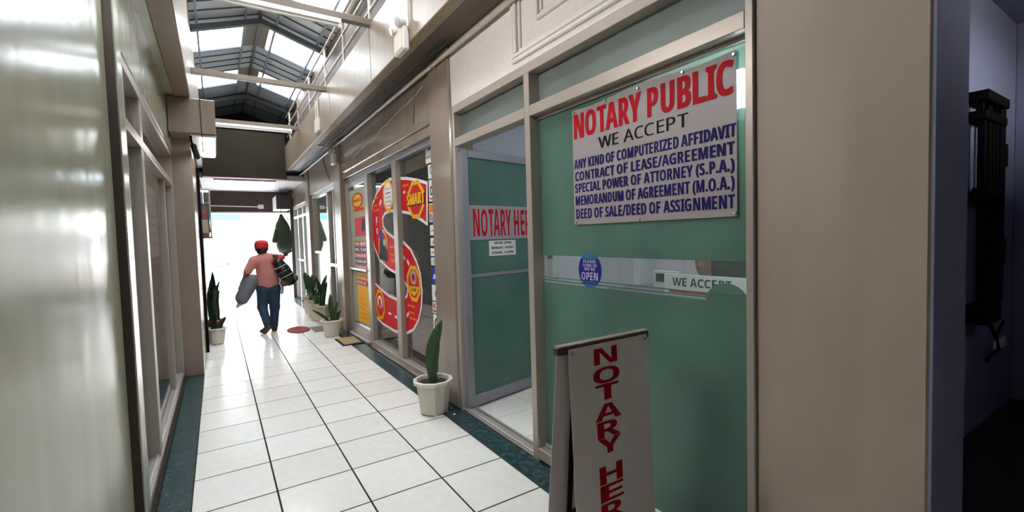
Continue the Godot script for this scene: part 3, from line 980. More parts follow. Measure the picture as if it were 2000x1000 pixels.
	# column of small stickers down the right edge of the window
	var rows := [[-4.58, 2.553, 2.326, "white card with a blue house emblem, topmost of the sticker column", "house"], [-4.53, 2.305, 2.162, "white sticker with a dark green ring, second from the top of the column", "ring"], [-4.525, 2.148, 1.925, "white sticker with large black letters underlined in red", "letters"], [-4.543, 1.904, 1.71, "sticker with an orange square above black stripes", "stripes"], [-4.535, 1.677, 1.569, "plain white sticker below the striped one with faint print", "plain"], [-4.532, 1.541, 1.46, "white sticker with two red slashes", "slashes"], [-4.541, 1.433, 1.351, "small white sticker with grey print below the red slashes", "grey"], [-4.538, 1.335, 1.253, "small white sticker with a grey P just above the blue one", "p"], [-4.537, 1.226, 1.067, "blue sticker with white marks in the sticker column", "blue"], [-4.54, 1.046, 0.879, "white sticker with a single dark arch below the blue one", "arch"], [-4.54, 0.864, 0.747, "red and white lettered sticker near the foot of the column", "red"], [-4.53, 0.729, 0.505, "tall white sticker with a black round crest, lowest of the column", "crest"]]
	for r in rows:
		var z0: float = r[0]
		var z1 := z0 + 0.21
		var y1: float = r[1]
		var y0: float = r[2]
		var t := thing("window_sticker", r[3], "sticker", Vector3(1.90, (y0 + y1) * 0.5, z0 + 0.1), "stickers down the shop window edge")
		sheet("backing", rect(z0, z1, y0, y1), 1.9025, 0.0012, M.decal_blue if r[4] == "blue" else M.decal_white, t)
		var h := y1 - y0
		match r[4]:
			"house":
				sheet("roof_emblem", PackedVector2Array([Vector2(z0 + 0.05, y1 - 0.10), Vector2(z0 + 0.16, y1 - 0.10), Vector2(z0 + 0.105, y1 - 0.04)]), 1.9011, 0.0006, M.decal_teal, t)
				text_right("MANIL", 1.9008, z0 + 0.02, z0 + 0.19, y0 + 0.05, y0 + 0.075, M.decal_teal, t)
			"ring":
				sheet("ring", octagon(Vector2(z0 + 0.10, y0 + h * 0.6), Vector2(0.05, 0.045), 16), 1.9011, 0.0006, M.leaf_dark, t)
				sheet("ring_core", octagon(Vector2(z0 + 0.10, y0 + h * 0.6), Vector2(0.03, 0.028), 16), 1.9007, 0.0006, M.decal_white, t)
			"letters":
				letters_right("dr", 1.9008, z0 + 0.03, z0 + 0.19, y0 + 0.06, y1 - 0.03, M.ink_black, t)
				sheet("underline", rect(z0 + 0.02, z0 + 0.19, y0 + 0.02, y0 + 0.035), 1.9011, 0.0006, M.ink_red, t)
			"stripes":
				sheet("orange_square", rect(z0 + 0.01, z0 + 0.2, y0 + h * 0.5, y1 - 0.01), 1.9011, 0.0006, M.decal_orange, t)
				for k in 4:
					sheet("black_stripe", PackedVector2Array([Vector2(z0 + 0.02 + 0.045 * k, y0 + 0.01), Vector2(z0 + 0.045 + 0.045 * k, y0 + 0.01), Vector2(z0 + 0.03 + 0.045 * k, y0 + h * 0.45), Vector2(z0 + 0.01 + 0.045 * k, y0 + h * 0.45)]), 1.9011, 0.0006, M.ink_black, t)
			"slashes":
				for k in 2:
					sheet("slash", PackedVector2Array([Vector2(z0 + 0.05 + 0.05 * k, y0 + 0.015), Vector2(z0 + 0.075 + 0.05 * k, y0 + 0.015), Vector2(z0 + 0.105 + 0.05 * k, y1 - 0.015), Vector2(z0 + 0.08 + 0.05 * k, y1 - 0.015)]), 1.9011, 0.0006, M.ink_red, t)
			"p":
				text_right("P", 1.9008, z0 + 0.06, z0 + 0.12, y0 + 0.015, y1 - 0.015, M.decal_grey, t)
			"blue":
				sheet("white_mark", PackedVector2Array([Vector2(z0 + 0.04, y0 + 0.04), Vector2(z0 + 0.17, y0 + 0.06), Vector2(z0 + 0.12, y0 + 0.10), Vector2(z0 + 0.06, y0 + 0.09)]), 1.9011, 0.0006, M.decal_white, t)
			"arch":
				sheet("arch", octagon(Vector2(z0 + 0.13, y0 + h * 0.45), Vector2(0.05, 0.05), 10), 1.9011, 0.0006, M.ink_black, t)
			"red":
				letters_right("KS", 1.9008, z0 + 0.02, z0 + 0.17, y0 + 0.045, y1 - 0.012, M.ink_red, t)
				sheet("red_line", rect(z0 + 0.01, z0 + 0.19, y0 + 0.012, y0 + 0.03), 1.9011, 0.0006, M.ink_red, t)
			"crest":
				sheet("crest_ring", octagon(Vector2(z0 + 0.105, y0 + h * 0.55), Vector2(0.075, 0.075), 18), 1.9011, 0.0006, M.ink_black, t)
				sheet("crest_core", octagon(Vector2(z0 + 0.105, y0 + h * 0.55), Vector2(0.05, 0.05), 14), 1.9007, 0.0006, M.decal_grey, t)
			_:
				sheet("print_line", rect(z0 + 0.03, z0 + 0.16, y0 + h * 0.35, y0 + h * 0.55), 1.9011, 0.0006, M.decal_grey, t)
	# printed panel on the shop door
	var dp := thing("door_poster", "tall yellow and red lesson poster stuck inside the narrow shop door", "poster", Vector3(1.88, 1.2, -7.2))
	sheet("backing", rect(-7.74, -6.84, 0.22, 2.34), 1.8600, 0.001, M.shop_wall, dp)
	var z0 := -7.52
	var z1 := -6.86
	sheet("octagon_rim", octagon(Vector2(-7.27, 2.155), Vector2(0.34, 0.125)), 1.8585, 0.0008, M.decal_red, dp)
	sheet("octagon_field", octagon(Vector2(-7.27, 2.155), Vector2(0.27, 0.10)), 1.8578, 0.0008, M.decal_yellow, dp)
	text_right("SMART", 1.8568, -7.5, -7.05, 2.135, 2.18, M.ink_black, dp)
	sheet("orange_strip", rect(z0, z1, 1.975, 2.05), 1.8585, 0.0008, M.decal_orange, dp)
	text_right("DRIVING", 1.8575, z0 + 0.05, z1 - 0.05, 1.99, 2.035, M.ink_red, dp, 0.008)
	sheet("red_block", rect(z0 + 0.06, z1, 1.60, 1.89), 1.8585, 0.0008, M.decal_red, dp)
	sheet("navy_block", PackedVector2Array([Vector2(z0 + 0.42, 1.68), Vector2(z1 - 0.03, 1.68), Vector2(z1 - 0.03, 1.86), Vector2(z0 + 0.5, 1.86)]), 1.8575, 0.0006, M.decal_navy, dp)
	var yy := 1.525
	for r in [["54 BR", M.decal_red], ["86 SM", M.decal_navy], ["SMAR", M.decal_red], ["SMAR", M.decal_navy], ["SMAR", M.decal_red]]:
		sheet("strip", rect(z0 - 0.02, z1, yy - 0.082, yy), 1.8585, 0.0008, r[1], dp)
		text_right(r[0], 1.8575, z0 + 0.0, z1 - 0.02, yy - 0.066, yy - 0.016, M.decal_white, dp)
		yy -= 0.091
	sheet("strip", rect(z0 + 0.02, z1, 0.94, 1.025), 1.8585, 0.0008, M.decal_yellow, dp)
	text_right("5 DAYS", 1.8575, z0 + 0.04, z1 - 0.02, 0.958, 1.006, M.ink_red, dp)
	sheet("strip", rect(z0 + 0.02, z1, 0.845, 0.922), 1.8585, 0.0008, M.decal_red, dp)
	text_right("OUR AI", 1.8575, z0 + 0.04, z1 - 0.1, 0.86, 0.905, M.decal_white, dp)
	sheet("yellow_block", rect(z0 + 0.04, z1, 0.255, 0.832), 1.8585, 0.0008, M.decal_yellow, dp)
	for k in 7:
		if k in [0, 1, 2, 4]:
			text_right("- FREE", 1.8575, z0 + 0.1, z1 - 0.2, 0.755 - 0.075 * k, 0.80 - 0.075 * k, M.decal_orange, dp)
		else:
			sheet("print_line", rect(z0 + 0.2, z1 - 0.1, 0.765 - 0.075 * k, 0.79 - 0.075 * k), 1.8575, 0.0006, M.decal_orange, dp)
	# shop room behind the glass
	bx("floor_slab", 1.96, 4.6, -0.1, 0.0, -4.0, -8.1, M.red_floor, setting("floor_shop_room"), 0.0)
	bx("rear_wall", 4.6, 4.7, 0, 3.2, -4.0, -8.1, M.shop_wall, setting("wall_shop_room_rear"), 0.0)
	bx("side_wall", 1.98, 4.7, 0, 3.2, -8.0, -8.1, M.shop_wall, setting("wall_shop_room_side"), 0.0)
	bx("dropped_ceiling", 1.98, 4.6, 2.72, 2.8, -4.1, -8.0, M.shop_wall, setting("ceiling_shop_room"), 0.0)
	var pf := thing("display_plinth", "low red display plinth behind the sticker shop glass", "plinth", Vector3(2.4, 0, -5.3))
	bx("body", 2.25, 2.75, 0, 0.52, -4.25, -6.5, M.red_floor, pf, 0.01)
	bx("top_board", 2.22, 2.78, 0.52, 0.55, -4.22, -6.53, M.red_floor, pf, 0.006)
	var cn := thing("shop_counter", "dim counter inside the shop with the red S", "counter", Vector3(3.2, 0, -6.0))
	bx("body", 3.1, 3.6, 0, 0.95, -5.0, -6.9, M.shop_wall, cn, 0.01)
	bx("top", 3.05, 3.65, 0.95, 1.0, -4.95, -6.95, M.office_grey, cn, 0.006)
	for k in 2:
		var pc := thing("framed_picture", ["pale framed sheet on the rear wall left of the shop counter", "pale framed sheet on the rear wall right of the shop counter"][k], "picture", Vector3(4.58, 1.6, -7.2 + 1.8 * k))
		bx("frame", 4.57, 4.60, 1.3, 1.95, -7.5 + 1.8 * k, -6.95 + 1.8 * k, M.black_plastic, pc, 0.005)
		bx("print", 4.564, 4.572, 1.34, 1.91, -7.46 + 1.8 * k, -6.99 + 1.8 * k, M.decal_grey, pc, 0.0)

# ------------------------------------------------------------------ shops further on, right-hand side
func build_far_shops() -> void:
	var al: Material = M.aluminium_bright
	var f := setting("window_3")
	bx("head_rail", 1.82, 1.92, 2.48, 2.56, -8.42, -11.0, al, f)
	bx("jamb", 1.82, 1.92, 0, 2.48, -10.92, -11.0, M.aluminium, f)
	bx("jamb", 1.82, 1.92, 0, 2.48, -8.42, -8.50, al, f)
	bx("mullion", 1.82, 1.92, 0, 2.48, -9.30, -9.42, M.aluminium, f)
	bx("mullion", 1.82, 1.90, 0, 2.48, -8.80, -8.86, M.aluminium, f)
	bx("sill_rail", 1.82, 1.92, 0.0, 0.07, -8.50, -10.92, al, f)
	bx("mid_rail", 1.82, 1.90, 1.28, 1.33, -9.42, -10.92, al, f)
	bx("push_bar", 1.795, 1.815, 1.06, 1.12, -8.52, -9.30, al, f)
	bx("pane", 1.868, 1.874, 1.33, 2.48, -9.42, -10.92, M.clear_glass, f, 0.0)
	bx("frosted_panel", 1.866, 1.876, 0.07, 1.28, -9.42, -10.92, M.frosted_white, f, 0.0)
	bx("pane", 1.868, 1.874, 0.07, 2.48, -8.50, -9.30, M.shop_glass, f, 0.0)
	var g := setting("window_4")
	bx("head_rail", 1.80, 1.90, 2.42, 2.48, -11.45, -13.9, al, g)
	bx("transom", 1.80, 1.90, 2.16, 2.22, -11.45, -13.9, al, g)
	bx("mullion", 1.80, 1.90, 0, 2.42, -12.15, -12.25, al, g)
	bx("mullion", 1.80, 1.90, 0, 2.42, -13.0, -13.08, al, g)
	bx("jamb", 1.80, 1.90, 0, 2.42, -11.45, -11.53, al, g)
	bx("jamb", 1.80, 1.90, 0, 2.42, -13.82, -13.9, al, g)
	bx("push_bar", 1.775, 1.795, 1.05, 1.10, -12.2, -13.1, al, g)
	bx("pane", 1.85, 1.856, 0.0, 2.16, -11.53, -13.82, M.shop_glass, g, 0.0)
	bx("pane", 1.85, 1.856, 2.22, 2.42, -11.53, -13.82, M.shop_glass, g, 0.0)
	bx("floor_slab", 1.92, 4.2, -0.1, 0.0, -8.1, -14.6, M.office_grey, setting("floor_far_rooms"), 0.0)
	bx("rear_wall", 4.2, 4.3, 0, 3.2, -8.1, -14.6, M.office_wall, setting("wall_far_rooms_rear"), 0.0)
	bx("party_wall", 1.98, 4.2, 0, 3.2, -11.1, -11.2, M.office_wall, setting("wall_far_rooms_party"), 0.0)
	bx("outer_wall", 1.98, 4.2, 0, 3.2, -14.5, -14.6, M.office_wall, setting("wall_far_rooms_outer"), 0.0)

# ------------------------------------------------------------------ left shopfront
func build_left_front() -> void:
	var al: Material = M.aluminium
	var f := setting("window_5")
	bx("head_rail", -0.49, -0.392, 2.54, 2.60, -3.22, -6.50, al, f)
	bx("jamb", -0.49, -0.392, 0.03, 2.54, -3.22, -3.30, al, f)
	bx("jamb", -0.49, -0.392, 0.03, 2.54, -6.42, -6.50, al, f)
	bx("transom", -0.49, -0.395, 2.21, 2.27, -3.30, -6.42, al, f)
	bx("mullion", -0.49, -0.40, 0.075, 2.21, -3.98, -4.10, al, f)
	bx("mullion", -0.49, -0.40, 2.27, 2.54, -3.98, -4.10, al, f)
	bx("mullion", -0.49, -0.42, 0.075, 2.21, -5.75, -5.83, al, f)
	bx("sill_rail", -0.49, -0.395, 0.03, 0.075, -3.30, -6.42, al, f)
	bx("track_rib", -0.425, -0.41, 0.075, 0.09, -3.30, -6.42, M.aluminium_bright, f)
	bx("track_rib", -0.46, -0.448, 0.075, 0.09, -3.30, -6.42, M.aluminium_bright, f)
	bx("pane", -0.452, -0.446, 0.09, 2.21, -3.30, -6.42, M.left_glass, f, 0.0)
	bx("upper_pane", -0.452, -0.446, 2.27, 2.54, -3.30, -6.42, M.left_glass, f, 0.0)
	var n := thing("price_notice", "faded lined notice taped inside the left shop window", "notice", Vector3(-0.458, 1.75, -5.0))
	bx("sheet", -0.458, -0.455, 1.45, 2.05, -4.75, -5.35, M.paper, n, 0.0)
	for k in 6:
		bx("print_line", -0.4552, -0.4545, 1.95 - 0.08 * k, 1.975 - 0.08 * k, -4.83, -5.27, M.decal_grey, n, 0.0)
	bx("floor_slab", -3.0, -0.49, -0.1, 0.0, -2.9, -7.0, M.office_grey, setting("floor_left_room"), 0.0)
	bx("rear_wall", -3.1, -3.0, 0, 3.2, -2.9, -7.0, M.shop_wall, setting("wall_left_room_rear"), 0.0)
	bx("side_wall", -3.0, -0.60, 0, 3.2, -2.9, -3.0, M.shop_wall, setting("wall_left_room_side"), 0.0)
	bx("side_wall", -3.0, -0.60, 0, 3.2, -6.9, -7.0, M.shop_wall, setting("wall_left_room_side"), 0.0)
	bx("room_ceiling", -3.1, -0.60, 3.1, 3.2, -2.9, -7.0, M.shop_wall, setting("ceiling_left_room"), 0.0)

# ------------------------------------------------------------------ dark side passage at the right
func build_side_passage() -> void:
	var w := setting("wall_passage")
	bx("side_wall", 2.10, 7.0, 0, 3.2, -0.955, -0.985, M.passage_wall, w, 0.0)
	bx("end_wall", 7.0, 7.1, 0, 3.2, -1.0, 1.4, M.passage_wall, w, 0.0)
	bx("opposite_wall", 2.0, 3.5, 0, 3.2, 1.2, 1.3, M.passage_wall, w, 0.0)
	bx("opposite_wall", 4.6, 7.1, 0, 3.2, 1.2, 1.3, M.passage_wall, w, 0.0)
	bx("opposite_wall", 3.5, 4.6, 0, 2.5, 1.2, 1.3, M.passage_wall, w, 0.0)
	bx("opposite_wall", 3.5, 4.6, 3.0, 3.2, 1.2, 1.3, M.passage_wall, w, 0.0)
	bx("pier", 5.75, 6.1, 0, 3.2, -0.8, -0.955, M.passage_wall, w, 0.004)
	bx("skirting_pipe_cover", 4.06, 4.12, 0.0, 0.62, -0.90, -0.955, M.paint_brown, w, 0.004)
	var f := setting("floor_passage")
	bx("slab", 1.78, 7.1, -0.2, -0.001, 1.4, -0.985, M.passage_floor, f, 0.0)
	var c := setting("ceiling_passage")
	bx("slab", 1.5, 7.1, 3.2, 3.36, 3.0, -0.985, M.passage_wall, c, 0.0)
	# black folding frame fixed to the passage wall
	var k := thing("wall_rack", "black metal rack of upright bars fixed to the dim blue wall", "rack", Vector3(4.6, 0.9, -0.93))
	bx("top_bracket", 4.36, 4.90, 2.36, 2.43, -0.84, -0.955, M.black_metal, k, 0.006)
	bx("cross_bar", 4.37, 4.90, 2.24, 2.30, -0.85, -0.955, M.black_metal, k, 0.006)
	bx("bracket_post", 4.42, 4.45, 2.30, 2.36, -0.88, -0.92, M.black_metal, k, 0.004)
	bx("bracket_post", 4.58, 4.66, 2.30, 2.36, -0.88, -0.92, M.black_metal, k, 0.004)
	for x in [4.42, 4.55, 4.64, 4.74]:
		bx("bar", x, x + 0.045, 0.95, 2.24, -0.87, -0.91, M.black_metal, k, 0.004)
	bx("bar", 4.80, 4.92, 0.95, 2.36, -0.86, -0.93, M.black_metal, k, 0.004)
	bx("clamp", 4.40, 4.78, 1.70, 1.78, -0.85, -0.93, M.black_metal, k, 0.006)
	bx("side_box", 4.92, 5.0, 1.95, 2.12, -0.86, -0.93, M.black_metal, k, 0.008)
	bx("side_box", 4.90, 4.98, 1.22, 1.42, -0.86, -0.93, M.black_metal, k, 0.008)
	bx("foot_bracket", 4.34, 4.66, 0.84, 0.97, -0.82, -0.955, M.black_metal, k, 0.008)
	pipe("dangling_wire", [Vector3(4.5, 0.85, -0.86), Vector3(4.62, 0.78, -0.86), Vector3(4.75, 0.71, -0.86), Vector3(4.82, 0.60, -0.86), Vector3(4.6, 0.59, -0.86), Vector3(4.5, 0.57, -0.86)], 0.012, M.black_metal, k, 6)
	pipe("dangling_wire", [Vector3(4.58, 0.84, -0.86), Vector3(4.7, 0.70, -0.86), Vector3(4.82, 0.74, -0.86), Vector3(4.95, 0.79, -0.86)], 0.008, M.black_metal, k, 6)
	bx("tag", 4.85, 5.2, 0.56, 0.64, -0.89, -0.895, M.paper, k, 0.0)

# ------------------------------------------------------------------ the office behind the frosted glass
func build_office() -> void:
	bx("rear_wall", 4.8, 4.9, 0, 3.2, -0.985, -4.1, M.office_wall, setting("wall_office_rear"), 0.0)
	bx("party_wall", 1.98, 4.9, 0, 3.2, -3.98, -4.1, M.office_wall, setting("wall_office_party"), 0.0)
	bx("near_wall", 2.10, 4.9, 0, 3.2, -0.985, -1.0, M.office_wall, setting("wall_office_near"), 0.0)
	bx("office_ceiling", 1.9, 4.9, 3.0, 3.1, -0.985, -4.1, M.office_wall, setting("ceiling_office"), 0.0)
	bx("inner_pier", 3.15, 3.25, 0, 3.0, -2.78, -2.86, M.office_wall, setting("wall_office_inner_pier"), 0.004)
	var f := setting("floor_office")
	bx("slab", 1.90, 4.9, -0.2, -0.006, -0.985, -4.1, M.grout, f, 0.0)
	for i in 6:
		for j in 7:
			bx("tile", 1.902 + 0.45 * i, 1.902 + 0.45 * i + 0.444, -0.03, -0.002, -1.05 - 0.45 * j, -1.05 - 0.45 * j - 0.444, M["tile_%d" % ((i + j) % 3)], f, 0.0015)
	var c := thing("reception_counter", "low white reception counter behind the frosted shopfront", "counter", Vector3(2.75, 0, -1.6))
	bx("body", 2.66, 3.05, 0, 1.06, -1.05, -2.6, M.desk_white, c, 0.008)
	bx("top", 2.6, 3.1, 1.06, 1.10, -1.03, -2.65, M.office_grey, c, 0.006)
	var s := thing("counter_sign", "white WE ACCEPT card standing on the reception counter", "sign", Vector3(2.63, 1.10, -1.8))
	bx("card", 2.62, 2.626, 1.10, 1.25, -1.45, -2.10, M.paper, s, 0.001)
	text_right("WE ACCEPT", 2.6185, -2.03, -1.6, 1.17, 1.225, M.ink_black, s)
	sheet("print_line", rect(-2.06, -1.66, 1.122, 1.136), 2.6195, 0.0006, M.ink_red, s)
	var p := thing("desk_frame", "small dark display in a white stand on the counter", "display", Vector3(2.9, 1.10, -2.25))
	bx("screen", 2.893, 2.90, 1.15, 1.215, -2.24, -2.40, M.screen_black, p, 0.002)
	bx("stand", 2.90, 2.93, 1.10, 1.235, -2.21, -2.43, M.desk_white, p, 0.004)
	var m := thing("monitor", "black computer monitor behind the WE ACCEPT card", "monitor", Vector3(3.0, 1.10, -1.8))
	bx("panel", 2.98, 3.02, 1.16, 1.46, -1.60, -1.98, M.screen_black, m, 0.006)
	bx("neck", 2.99, 3.01, 1.12, 1.2, -1.77, -1.81, M.screen_black, m, 0.002)
	bx("foot", 2.92, 3.08, 1.10, 1.12, -1.70, -1.88, M.screen_black, m, 0.004)
	var cb := thing("office_cabinet", "grey steel cabinet against the office rear wall", "cabinet", Vector3(4.6, 0, -2.0))
	bx("body", 4.4, 4.785, 0, 1.9, -1.5, -2.5, M.office_grey, cb, 0.006)
	for k in 2:
		var dr := bx("door", 4.385, 4.40, 0.06, 1.86, -1.52 - 0.48 * k, -1.98 - 0.48 * k, M.office_grey, cb, 0.004)
		bx("handle", 4.37, 4.385, 0.95, 1.1, -1.95 - 0.09 * k, -1.97 - 0.09 * k, M.chrome, dr, 0.002)
	var bx2 := thing("wall_handset", "grey wall box seen behind the clear glass strip", "box", Vector3(1.90, 1.3, -2.42))
	bx("case", 1.875, 1.93, 1.24, 1.46, -2.40, -2.47, M.decal_grey, bx2, 0.006)
	bx("cover", 1.872, 1.876, 1.38, 1.46, -2.41, -2.46, M.office_grey, bx2, 0.0)
	# ceiling lamp of the office
	var l := thing("office_lamp", "white ceiling tube lamp inside the office behind the frosted glass", "lamp", Vector3(3.4, 2.95, -2.5))
	bx("housing", 3.35, 3.45, 2.95, 2.998, -1.9, -3.1, M.white_plastic, l, 0.004)
	pipe("lit_tube", [Vector3(3.4, 2.93, -1.95), Vector3(3.4, 2.93, -3.05)], 0.014, M.lit_diffuser, l, 10)
	var a := AreaLight3D.new()
	a.name = "office_glow"
	a.area_size = Vector2(0.06, 1.1)
	a.light_energy = 1.1
	a.light_color = Color(0.92, 0.95, 1.0)
	a.area_range = 12.0
	a.shadow_enabled = true
	a.position = Vector3(3.4, 2.91, -2.5) - l.position
	a.rotation = Vector3(-PI / 2, 0, 0)
	l.add_child(a)
	# bright wall lamp just inside the right end of the glass
	var wl := thing("wall_lamp", "bright bare lamp glowing behind the right edge of the frosted glass", "lamp", Vector3(2.0, 2.15, -1.1))
	bx("bracket", 1.97, 2.03, 2.02, 2.05, -0.987, -1.20, M.white_plastic, wl, 0.004)
	pipe("lamp_holder", [Vector3(2.0, 2.05, -1.172), Vector3(2.0, 2.08, -1.172)], 0.022, M.white_plastic, wl, 12)
	pipe("lit_bulb", [Vector3(2.0, 2.08, -1.172), Vector3(2.0, 2.13, -1.172), Vector3(2.0, 2.25, -1.172)], 0.026, M.lit_bulb, wl, 14)
	var wo := OmniLight3D.new()
	wo.name = "bulb_glow"
	wo.light_energy = 0.35
	wo.light_size = 0.03
	wo.light_color = Color(0.86, 0.95, 1.0)
	wo.omni_range = 12.0
	wo.shadow_enabled = true
	wo.position = Vector3(2.0, 2.17, -1.172) - wl.position
	wl.add_child(wo)
	# clerk behind the counter
	build_clerk()

func build_clerk() -> void:
	var t := thing("person", "clerk in a pale blue shirt seated behind the reception counter", "person", Vector3(3.5, 0, -2.35))
	var z := -2.36
	var body := [[Vector3(3.55, 0.5, z), Vector3(3.52, 0.95, z), 0.15, 0.16], [Vector3(3.52, 0.95, z - 0.16), Vector3(3.52, 0.95, z + 0.16), 0.08, 0.08], [Vector3(3.52, 1.0, z), Vector3(3.49, 1.2, z), 0.06, 0.06], [Vector3(3.49, 1.24, z), Vector3(3.48, 1.33, z), 0.085, 0.09], [Vector3(3.40, 1.26, z), Vector3(3.385, 1.25, z), 0.016, 0.014],
		[Vector3(3.52, 0.95, z - 0.18), Vector3(3.5, 0.7, z - 0.22), 0.05, 0.045], [Vector3(3.5, 0.7, z - 0.22), Vector3(3.28, 0.78, z - 0.14), 0.042, 0.032], [Vector3(3.52, 0.95, z + 0.18), Vector3(3.5, 0.7, z + 0.22), 0.05, 0.045], [Vector3(3.5, 0.7, z + 0.22), Vector3(3.28, 0.78, z + 0.14), 0.042, 0.032],
		[Vector3(3.55, 0.5, z - 0.09), Vector3(3.15, 0.5, z - 0.1), 0.085, 0.06], [Vector3(3.15, 0.5, z - 0.1), Vector3(3.15, 0.08, z - 0.1), 0.055, 0.04], [Vector3(3.55, 0.5, z + 0.09), Vector3(3.15, 0.5, z + 0.1), 0.085, 0.06], [Vector3(3.15, 0.5, z + 0.1), Vector3(3.15, 0.08, z + 0.1), 0.055, 0.04]]
	put("body", blob(body, 0.016, 0.03), M.skin, t)
	put("shirt", blob([[Vector3(3.55, 0.5, z), Vector3(3.52, 0.95, z), 0.165, 0.172], [Vector3(3.52, 0.96, z - 0.16), Vector3(3.52, 0.96, z + 0.16), 0.092, 0.092], [Vector3(3.52, 0.95, z - 0.18), Vector3(3.51, 0.78, z - 0.21), 0.062, 0.058], [Vector3(3.52, 0.95, z + 0.18), Vector3(3.51, 0.78, z + 0.21), 0.062, 0.058]], 0.018, 0.03), M.shirt_blue, t)
	put("hair", blob([[Vector3(3.52, 1.27, z), Vector3(3.51, 1.36, z), 0.09, 0.096]], 0.014, 0.02), M.hair, t)
	put("trousers", blob([[Vector3(3.55, 0.5, z - 0.09), Vector3(3.15, 0.5, z - 0.1), 0.095, 0.07], [Vector3(3.15, 0.5, z - 0.1), Vector3(3.15, 0.1, z - 0.1), 0.066, 0.055], [Vector3(3.55, 0.5, z + 0.09), Vector3(3.15, 0.5, z + 0.1), 0.095, 0.07], [Vector3(3.15, 0.5, z + 0.1), Vector3(3.15, 0.1, z + 0.1), 0.066, 0.055]], 0.02, 0.03), M.jeans, t)
	var ch := thing("office_chair", "plain dark chair under the seated clerk", "chair", Vector3(3.6, 0, -2.36))
	bx("seat", 3.35, 3.8, 0.29, 0.34, -2.14, -2.58, M.black_plastic, ch, 0.015)
	bx("backrest", 3.78, 3.82, 0.45, 0.9, -2.16, -2.56, M.black_plastic, ch, 0.015)
	bx("back_stay", 3.78, 3.80, 0.3, 0.5, -2.33, -2.39, M.black_metal, ch, 0.003)
	for x in [3.37, 3.75]:
		for zz in [-2.17, -2.55]:
			bx("leg", x, x + 0.03, 0.0, 0.29, zz, zz + 0.03, M.black_metal, ch, 0.003)

# ------------------------------------------------------------------ ties, lamps, rails, cables overhead
func batten(called: String, label: String, x0: float, x1: float, y: float, z: float) -> void:
	var t := thing(called, label, "lamp", Vector3((x0 + x1) * 0.5, y, z), "fluorescent battens under the tie beams")
	bx("housing", x0, x1, y + 0.03, y + 0.075, z - 0.025, z + 0.025, M.white_plastic, t, 0.004)
	pipe("tube", [Vector3(x0 + 0.03, y + 0.012, z), Vector3(x1 - 0.03, y + 0.012, z)], 0.014, M.white_plastic, t, 10)
	bx("tube_holder", x0, x0 + 0.025, y - 0.008, y + 0.03, z - 0.02, z + 0.02, M.white_plastic, t, 0.003)
	bx("tube_holder", x1 - 0.025, x1, y - 0.008, y + 0.03, z - 0.02, z + 0.02, M.white_plastic, t, 0.003)

